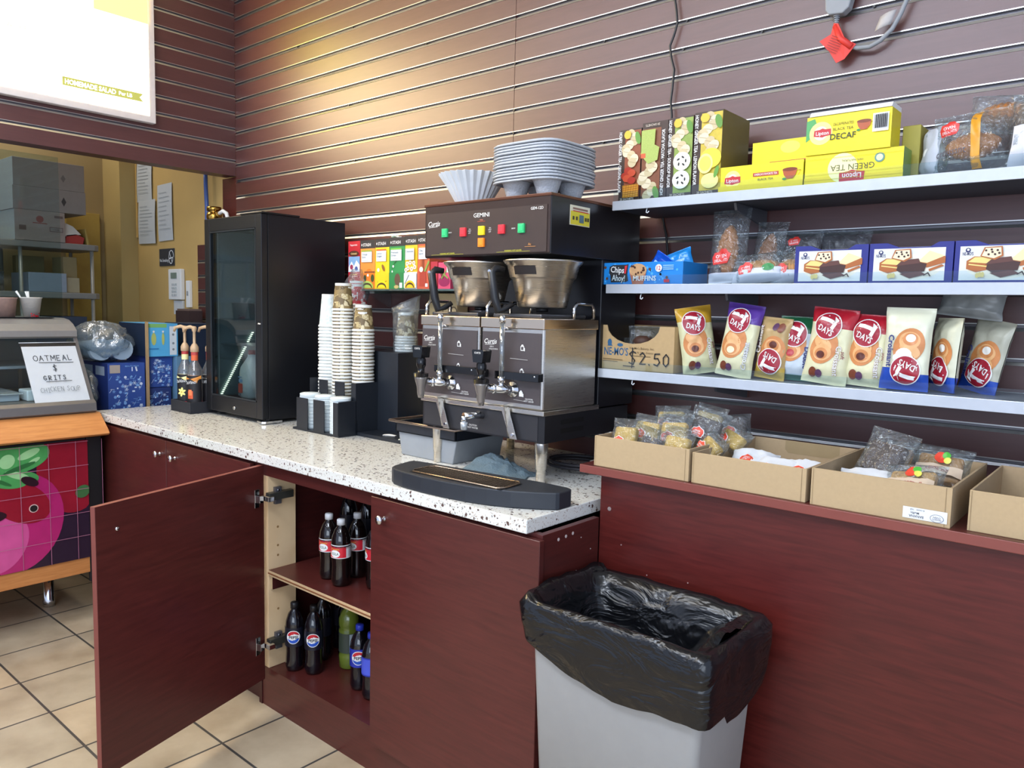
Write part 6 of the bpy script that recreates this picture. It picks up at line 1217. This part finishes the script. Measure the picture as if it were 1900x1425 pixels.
bakery(-.535, 2.36, ZT+.001, .10, .15, .05, -.9, .08, .0, 'pale wrapped croissant bag turned sideways beside the green-tea box', flat_bun(.07, .03, WHITE), G, white=.9, logo_=None, seed=1, cat='bagged croissant')
bakery(-.435, 2.325, ZT+.001, .185, .165, .075, -.05, .12, -.06, 'bagged croissant with a red logo and orange stripe on the top shelf', flat_bun(.13, .034, BUN), G, white=.0, band=(.02, .14, '#dd9a28'), logo_=(-.27, .72, .026), txt='croissant', seed=3, cat='bagged croissant')
bakery(-.275, 2.31, ZT+.001, .17, .185, .07, .1, .12, .04, 'bagged croissant with red logo at the right frame edge', flat_bun(.12, .034, BUN), G, white=.55, logo_=(.15, .68, .03), txt='croissant', seed=6, cat='bagged croissant')
bakery(-.385, 2.42, ZT+.115, .20, .115, .06, 0, .35, .12, 'clear bag with two brown croissants lying on top of the others', flat_bun(.15, .036, BUN), G, white=.0, logo_=None, seed=9, cat='bagged croissant')

# ================================================================ LEDGE CARTONS
ZC = 1.1552
def open_carton(x0, x1, y0, y1, h, label, art=None, sidegap=0):
    t = thing('open_carton', label, 'carton', ((x0+x1)/2, (y0+y1)/2, ZC), group='open brown cartons on the ledge')
    b = W(t); w = .005
    b.box(x0, y0, ZC, x1, y0+w, ZC+h, CARD); b.box(x0, y1-w, ZC, x1, y1, ZC+h, CARDIN); b.box(x0, y0+w, ZC, x0+w, y1-w, ZC+h, CARDIN); b.box(x1-w, y0+w, ZC, x1, y1-w, ZC+h, CARDIN); b.box(x0+w, y0+w, ZC, x1-w, y1-w, ZC+.004, CARDIN)
    p = Print(b, frontS(x0, y0, ZC)); p.rect(x1-x0-.012, .001, x1-x0-.0105, h-.001, CARDE); p.rect(.004, .001, .0052, h-.001, CARDE)
    q = Print(b, flat((x0, y1-w, ZC), (1, 0, 0), (0, 0, 1))); cx = (x1-x0)/2; q.fan([(.10, h), (x1-x0-.05, h), (x1-x0-.05, h-.03), (x1-x0-.06, h-.038), (.11, h-.038), (.10, h-.028)], mt('#93805f', .85))
    if art: art(p, x1-x0, h)
    b.build('box', t, .0012); return t
open_carton(-1.290, -.978, 1.892, 2.30, .090, 'leftmost open brown carton, heaped with wrapped cake slices')
open_carton(-.969, -.66, 1.892, 2.30, .084, 'second open brown carton holding white wrapped pastries')
def banana(p, w, h):
    p.rect(w-.096, .008, w-.006, .034, PAPER); k = mt('#4a4d55', .6); p.text('BANANA', w-.068, .014, .0058, k, rot=PI, bold=1, maxw=.03); p.text('Muffin', w-.071, .0215, .0052, k, rot=PI, bold=.4); p.text('6 count   163', w-.066, .029, .0038, k, rot=PI, bold=.2, maxw=.036)
    p.disc(w-.026, .017, .014, mt('#8a8d95', .6), .009, n=20); p.disc(w-.026, .017, .0125, PAPER, .0078, n=20); p.text('OVEN', w-.026, .019, .004, k, rot=PI, bold=.4); p.text('DELIGHTS', w-.026, .0145, .0035, k, rot=PI, bold=.4, maxw=.018)
open_carton(-.648, -.343, 1.892, 2.30, .090, 'third open brown carton with an upside-down banana muffin sticker', banana)
open_carton(-.312, -.0, 1.904, 2.30, .090, 'fourth open brown carton, empty-looking and cut by the right frame edge')
def cake_pack(x, y, z, w, h, yaw, tilt, roll, label, col, sticker=True, group='wrapped cake slices in the leftmost carton', white=False, stripe=None, D=.045):
    t = thing('wrapped_cake', label, 'wrapped cake', (x, y, z), group=group)
    b, S = pillow(w, h, D, BAGF if not white else mt('#d5d8dc', .4), seed=x*31+y*17, wr=.006, nu=16, nv=20)
    p = Print(b, S, step=.0004, base=.001, curved=True)
    if sticker:
        u, v, s = -w*.12, h*.30, .020
        pts = [(u+a*s, v+c*s) for a, c in ((-.75, -.7), (-1, 0), (-.75, .4), (-.35, .45), (0, .72), (.45, .5), (.8, .4), (1, 0), (.8, -.7))]
        p.fan([(u+(a-u)*1.15, v+(c-v)*1.15) for a, c in pts], WHITE); p.fan(pts, mt('#e0492e', .4)); p.text('oven', u, v+.1*s, s*.32, WHITE, bold=.6); p.text('delights', u, v-.25*s, s*.28, WHITE, bold=.6)
    if stripe:
        p.disc(0, h*.6, .016, mt('#d8432c', .4), n=14); p.disc(.012, h*.66, .010, mt('#4fae3c', .4), n=12); p.disc(.016, h*.55, .009, mt('#d9d75a', .4), n=12); p.rect(-w*.4, h*.2, w*.4, h*.42, mt('#cdb9a2', .4)); p.text('cinnamon', 0, h*.31, .011, mt('#9c3a3c', .5), bold=.6, maxw=w*.7)
    b.build('wrapper', t)
    if col:
        b = MB(); n_ = 8; cw, ch_, cd = w*.36, h*.30, D*.30
        b.box(-cw, -cd, h*.14, cw, cd, h*.14+ch_*2, mt(col, .6, var=.18, sc=60, bump=.3)); b.build('cake', t, .008, 3)
    t.matrix_world = Matrix.Translation((x, y, z)) @ Matrix.Rotation(yaw, 4, 'Z') @ Matrix.Rotation(-tilt, 4, 'X') @ Matrix.Rotation(roll, 4, 'Y'); return t
YC, BC = '#cfa545', '#3f3330'
packs = [(-1.222, 1.945, .040, .10, .105, .0, .35, -.05, YC, 'front left yellow cake slice with red sticker in the leftmost carton'), (-1.135, 1.935, .022, .10, .105, .1, .30, .18, BC, 'front middle dark cake slice with red sticker in the leftmost carton'),
 (-1.05, 1.935, .026, .105, .115, -.05, .28, .05, YC, 'front right yellow cake slice with red sticker, largest in the carton'), (-1.205, 2.03, .055, .12, .10, .0, .5, .05, YC, 'yellow cake slice behind the front left one in the carton'),
 (-1.10, 2.02, .058, .11, .11, .1, .45, -.1, YC, 'yellow cake slice in the second row of the leftmost carton'), (-1.16, 2.11, .075, .12, .10, -.1, .5, .05, BC, 'dark cake slice in the third row of the leftmost carton'),
 (-1.045, 2.08, .070, .12, .115, .2, .4, .25, BC, 'shiny dark cake slice near the carton right side'), (-1.20, 2.18, .082, .12, .09, .1, .5, -.1, YC, 'back left cake slice at the top of the heap'),
 (-1.09, 2.19, .082, .12, .10, -.2, .4, .1, YC, 'back middle cake slice at the top of the heap'), (-1.00, 2.01, .050, .105, .08, -.4, .6, .4, YC, 'yellow cake slice leaning on the carton right wall'),
 (-.985, 2.12, .062, .12, .08, -.3, .7, .3, YC, 'yellow cake slice overhanging the carton right wall'), (-1.0, 2.22, .075, .11, .085, .3, .5, -.15, BC, 'dark cake slice at the back right of the heap')]
for x, y, z, w, h, ya, ti, ro, c, lb in packs: cake_pack(x, y, ZC+z, w, h, ya, ti, ro, lb, c)
for x, y, z, ya, ro, lb in ((-.865, 2.03, .025, .3, .1, 'left white wrapped pastry in the second carton'), (-.80, 1.985, .02, -.2, -.1, 'middle wrapped pastry with clear end in the second carton'), (-.715, 2.0, .022, .1, .05, 'right white wrapped pastry with red label in the second carton')):
    cake_pack(x, y, ZC+z, .13, .10, ya, 1.15, ro, lb, None, sticker=True, group='white wrapped pastries in the second carton', white=True)
cake_pack(-.545, 1.965, ZC+.028, .15, .11, .1, 1.2, 0, 'white and dark wrapped pastry at the front left of the third carton', BC, False, 'wrapped pastries in the third carton', white=True)
cake_pack(-.555, 2.08, ZC+.045, .13, .14, -.2, .5, .15, 'chocolate pastry in clear film at the back left of the third carton', '#3a241a', False, 'wrapped pastries in the third carton')
cake_pack(-.45, 1.975, ZC+.030, .14, .12, -.2, .95, -.2, 'cinnamon pastry with red and green label at the front of the third carton', '#c99a5a', False, 'wrapped pastries in the third carton', stripe=True)
cake_pack(-.425, 2.125, ZC+.040, .14, .13, .15, .8, .1, 'cinnamon pastry with red and green label at the back of the third carton', '#b3824a', False, 'wrapped pastries in the third carton', stripe=True)
cake_pack(-.535, 2.20, ZC+.040, .12, .11, .3, .7, 0, 'clear wrapped pastry in the middle of the third carton', '#a9794a', False, 'wrapped pastries in the third carton')

# ================================================================ BOTTLES IN THE CABINET
def soda(kind, label, x, y, z, h=.252, group=None, face=-.8):
    t = thing('soda_bottle', label, 'bottle', (x, y, z), group=group); s = h/.252
    cola = mt('#120a0a', .08, coat=.6, var=.02); liq = {'cola': cola, 'pepsi': mt('#0d0a10', .08, coat=.6, var=.02), 'sport': mt('#66742a', .12, coat=.4)}[kind if kind != 'pepsiblue' else 'pepsi']
    prof = [(.022, 0), (.032, .004), (.036, .02), (.0345, .045), (.033, .075), (.0345, .095), (.0365, .11), (.0365, .165), (.034, .185), (.024, .212), (.0135, .225), (.013, .236)]
    if kind == 'sport': prof = [(.03, 0), (.038, .006), (.040, .05), (.037, .06), (.040, .07), (.040, .15), (.036, .158), (.040, .165), (.040, .19), (.030, .215), (.019, .225), (.019, .236)]
    b = MB(); b.lathe([(r, zz*s) for r, zz in prof], liq, n=28); b.build('bottle', t)
    b = MB(); cc = {'cola': '#d9dadc', 'pepsi': '#16161a', 'pepsiblue': '#2a3fc0', 'sport': '#d8542a'}[kind]; rc = .0155 if kind != 'sport' else .021
    b.lathe([(rc, .230*s), (rc, .248*s), (rc-.002, .252*s), (0, .252*s)], mt(cc, .4), n=24, flute=.0); b.build('cap', t)
    b = MB(); S = cylS((0, 0, 0), .0371, face)
    if kind == 'cola':
        b.lathe([(.0371, .110*s), (.0371, .160*s)], PAPER, n=36, cap=False); p = Print(b, S, step=.00012, curved=True)
        p.rect(-.055, .113*s, .025, .157*s, mt('#cf2233', .4), 16); p.rect(-.1, .152*s, .11, .157*s, mt('#26262a', .4), 30); p.rect(-.1, .148*s, .11, .1495*s, mt('#8d2a2a', .4), 30)
        p.disc(-.018, .128*s, .020, WHITE, .014, n=24); p.text('KOLA', -.018, .128*s, .010, mt('#1f5a4a', .4), bold=1.2, maxw=.030); p.text('Champagne', -.018, .146*s, .006, mt('#d8b04a', .4), bold=.8, maxw=.036)
        for k in range(7): p.rect(.034, (.116+.005*k)*s, .070, (.117+.005*k)*s, mt('#7a7c84', .5), 6)
    elif kind in ('pepsi', 'pepsiblue'):
        lm = mt('#131422', .35) if kind == 'pepsi' else mt('#1f2fa0', .35)
        b.lathe([(.0371, .095*s), (.0371, .165*s)], lm, n=36, cap=False); p = Print(b, S, step=.00012, curved=True)
        if not label.startswith('blue-labelled'):
            r = .027; cv = .132*s; p.disc(0, cv, r, WHITE, n=30)
            p.fan([(r*.9*math.cos(a), cv+r*.9*math.sin(a)) for a in [PI*k/14+.28 for k in range(13)]]+[(-r*.5, cv+r*.22), (r*.0, cv+r*.38), (r*.5, cv+r*.42)][::1], RED)
            p.fan([(r*.9*math.cos(a), cv+r*.9*math.sin(a)) for a in [PI+PI*k/14+.28 for k in range(13)]]+[(r*.5, cv-r*.25), (0, cv-r*.42), (-r*.5, cv-r*.38)], mt('#1c4fb4', .4))
            p.text('PEPSI', 0, cv, .011, INK, bold=2.4, maxw=r*1.75)
        else: p.rect(-.05, .1*s, .05, .16*s, mt('#4a5ad0', .4), 14); p.stroke([(-.02, .14*s), (.02, .14*s)], .003, mt('#b9c4ee', .4))
    else:
        b.lathe([(.0402, .07), (.0402, .15)], mt('#39423a', .4), n=30, cap=False); S = cylS((0, 0, 0), .0405, face+.5); p = Print(b, S, step=.00012, curved=True); p.rect(-.012, .075, .010, .148, mt('#a5b0b8', .4), 6); p.text('G', .030, .115, .038, mt('#a9b3ae', .4), bold=2)
    b.build('bottle_label', t); return t
SH = .5702; FL = .1652
soda('cola', 'left cola bottle with red and white label on the cabinet shelf', -2.40, 1.745, SH, group='white-capped cola bottles'); soda('cola', 'front cola bottle with red and white label on the cabinet shelf', -2.305, 1.73, SH, group='white-capped cola bottles')
soda('cola', 'cola bottle hidden behind the front one, white cap showing', -2.335, 1.83, SH, group='white-capped cola bottles'); soda('cola', 'right cola bottle half behind the closed door edge', -2.19, 1.80, SH, group='white-capped cola bottles', face=-1.6)
for x, y, lb in ((-2.52, 1.93, 'left dark bottle at the shadowy back of the shelf'), (-2.42, 1.95, 'right dark bottle at the shadowy back of the shelf')): soda('pepsi', lb, x, y, SH, h=.30, group='dark bottles at the shelf back', face=1.5)
soda('pepsi', 'leftmost bottle with the round red-white-blue badge', -2.565, 1.70, FL, h=.275, group='bottles on the cabinet floor', face=-.72); soda('pepsi', 'second bottle with the round badge, in front of the dark ones', -2.485, 1.735, FL, h=.275, group='bottles on the cabinet floor', face=-.72)
soda('pepsi', 'black-capped bottle behind the leftmost badge bottle', -2.56, 1.83, FL, h=.28, group='bottles on the cabinet floor', face=1.5); soda('pepsi', 'black-capped bottle left of the green drink', -2.49, 1.90, FL, h=.28, group='bottles on the cabinet floor', face=1.5); soda('pepsi', 'rear black-capped bottle deepest on the cabinet floor', -2.60, 1.95, FL, h=.28, group='bottles on the cabinet floor', face=1.5)
soda('sport', 'yellow-green sports drink bottle with an orange cap', -2.425, 1.86, FL, h=.27, group='bottles on the cabinet floor'); soda('pepsiblue', 'blue-capped bottle with the round badge', -2.255, 1.78, FL, h=.25, group='bottles on the cabinet floor'); soda('pepsiblue', 'blue-labelled bottle with a blue cap at the door edge', -2.165, 1.765, FL, h=.25, group='bottles on the cabinet floor', face=-1.2)
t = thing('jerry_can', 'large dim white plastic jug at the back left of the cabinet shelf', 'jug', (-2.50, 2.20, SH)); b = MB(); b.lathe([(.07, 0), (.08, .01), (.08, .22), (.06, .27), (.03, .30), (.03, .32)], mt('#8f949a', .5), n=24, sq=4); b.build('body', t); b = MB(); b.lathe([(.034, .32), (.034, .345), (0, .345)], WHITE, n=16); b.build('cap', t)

# ================================================================ TRASH BIN
tb = thing('trash_bin', 'grey tall slim rectangular trash bin against the mahogany ledge front', 'trash bin', (-.98, 1.68, 0))
b = W(tb); BG = mt('#9c9c9b', .5, sc=25, var=.05); rows = []
def rr_(x0, y0, x1, y1, r, n=5):
    pts = []
    for cx, cy, a0 in ((x1-r, y0+r, -PI/2), (x1-r, y1-r, 0), (x0+r, y1-r, PI/2), (x0+r, y0+r, PI)):
        for k in range(n+1): a = a0+PI/2*k/n; pts.append((cx+r*math.cos(a), cy+r*math.sin(a)))
    return pts
def shell(b, levels, m, flip=False):
    rings = [[b.av((p[0], p[1], z)) for p in pts] for pts, z in levels]; n = len(rings[0])
    for j in range(len(rings)-1):
        for k in range(n):
            q = (rings[j][k], rings[j][(k+1) % n], rings[j+1][(k+1) % n], rings[j+1][k]); b.af(q[::-1] if flip else q, m, True)
    return rings
r0 = shell(b, [(rr_(-1.185, 1.555, -.775, 1.80, .02), .001), (rr_(-1.228, 1.532, -.733, 1.83, .022), .80), (rr_(-1.233, 1.527, -.728, 1.837, .024), .845), (rr_(-1.230, 1.530, -.731, 1.834, .022), .845), (rr_(-1.225, 1.535, -.736, 1.827, .02), .80), (rr_(-1.182, 1.558, -.778, 1.797, .02), .01)], BG)
b.af(r0[0][::-1], BG); b.af(r0[-1], BG)
p = Print(b, frontS(0, 1.5285, 0)); rr = random.Random(4)
b.build('body', tb)
ln = thing('trash_liner', 'shiny black plastic bag lining the trash bin, folded over its rim', 'trash bag', (-.98, 1.68, .86))
LN = film('x', '#ffffff') ; bpy.data.materials.remove(LN)
LN, nt, out_ = newmat('black_liner'); q = nd(nt, 'ShaderNodeBsdfPrincipled'); q.inputs['Base Color'].default_value = lin('#0e0f12'); q.inputs['Roughness'].default_value = .22; q.inputs['Specular IOR Level'].default_value = .5
tc = nd(nt, 'ShaderNodeTexCoord'); mp = nd(nt, 'ShaderNodeMapping'); mp.inputs['Scale'].default_value = (1, 1, 2.2); nz = nd(nt, 'ShaderNodeTexNoise'); nz.inputs['Scale'].default_value = 6; nz.inputs['Detail'].default_value = 3; nz.inputs['Distortion'].default_value = 1.8
bp = nd(nt, 'ShaderNodeBump'); bp.inputs['Strength'].default_value = .55; bp.inputs['Distance'].default_value = .03
nt.links.new(tc.outputs['Object'], mp.inputs[0]); nt.links.new(mp.outputs[0], nz.inputs['Vector']); nt.links.new(nz.outputs[0], bp.inputs['Height']); nt.links.new(bp.outputs[0], q.inputs['Normal']); nt.links.new(q.outputs[0], out_.inputs[0])
b = W(ln); NP = 30*4
def base_loop(x0, y0, x1, y1, r):
    # evenly spaced points round a rounded rectangle, starting at the front left going right
    pts = rr_(x0, y0, x1, y1, r, 6); segs = []; L = 0
    P_ = pts+[pts[0]]
    for a, c in zip(P_, P_[1:]): d = math.hypot(c[0]-a[0], c[1]-a[1]); segs.append((L, d, a, c)); L += d
    out = []
    for k in range(NP):
        s_ = L*k/NP
        for l0, d, a, c in segs:
            if l0 <= s_ <= l0+d+1e-9 and d > 0: t_ = (s_-l0)/d; out.append((a[0]+(c[0]-a[0])*t_, a[1]+(c[1]-a[1])*t_)); break
    return out
def hem(x, y):
    # how far the outer fold hangs down: long towards the front right
    u = (x+1.24)/.52
    if y < 1.62: return .755-.015*0-.07*min(1, u/.55)-.012*math.sin(u*5)
    if x > -.80: return .69-.02*math.sin((y-1.53)*12)
    return .74
levels = [(0, .30, -.10), (0, .45, -.075), (0, .62, -.055), (0, .76, -.036), (0, .835, -.02), (0, .862, -.002), (1, .868, .014), (1, .850, .027), (1, .80, .029), (2, None, .026), (2, None, .021)]
rings = []
for j, (kd, z, d) in enumerate(levels):
    loop = base_loop(-1.226-d, 1.532-d, -.735+d, 1.832+d, .03); ring = []
    for k, (x, y) in enumerate(loop):
        n1 = noise.noise(Vector((x*7, y*7, j*.45))); n2 = noise.noise(Vector((x*19, y*19, j*.8+5)))
        zz = z if z is not None else (hem(x, y)+(.035 if j == 9 else 0))
        amp = .022 if j < 4 else .010 if j < 9 else .004
        cx, cy = -.98, 1.68; dx, dy = x-cx, y-cy; L = math.hypot(dx, dy)
        out = n1*amp+n2*amp*.5
        if j == 6 or j == 7: out += .006
        top = .012*noise.noise(Vector((x*5+3, y*5, 9)))+(.012 if (j in (5, 6) and x < -1.2) else 0) if j in (4, 5, 6, 7) else 0
        ny = y+dy/L*out
        ring.append(b.av((max(-1.262, x+dx/L*out) if ny > 1.59 else x+dx/L*out, min(ny, 1.895), zz+n2*.006*(j > 3)+top)))
    rings.append(ring)
for j in range(len(rings)-1):
    for k in range(NP): b.af((rings[j][k], rings[j+1][k], rings[j+1][(k+1) % NP], rings[j][(k+1) % NP]), LN, True)
b.af(rings[0], LN)
b.build('bag', ln, solid=.0)
# the loose flap folded into the right end of the mouth
b = W(ln)
b.grid(lambda u, v: Vector((-.742-.20*(1-v)*(.55+.45*u)-.0*u, 1.545+.265*u, .862-.16*(1-v)**1.5+.012*noise.noise(Vector((u*6, v*6, 2)))+.02*noise.noise(Vector((u*3, v*3, 7))))), 24, 16, LN); b.build('inner_fold', ln)
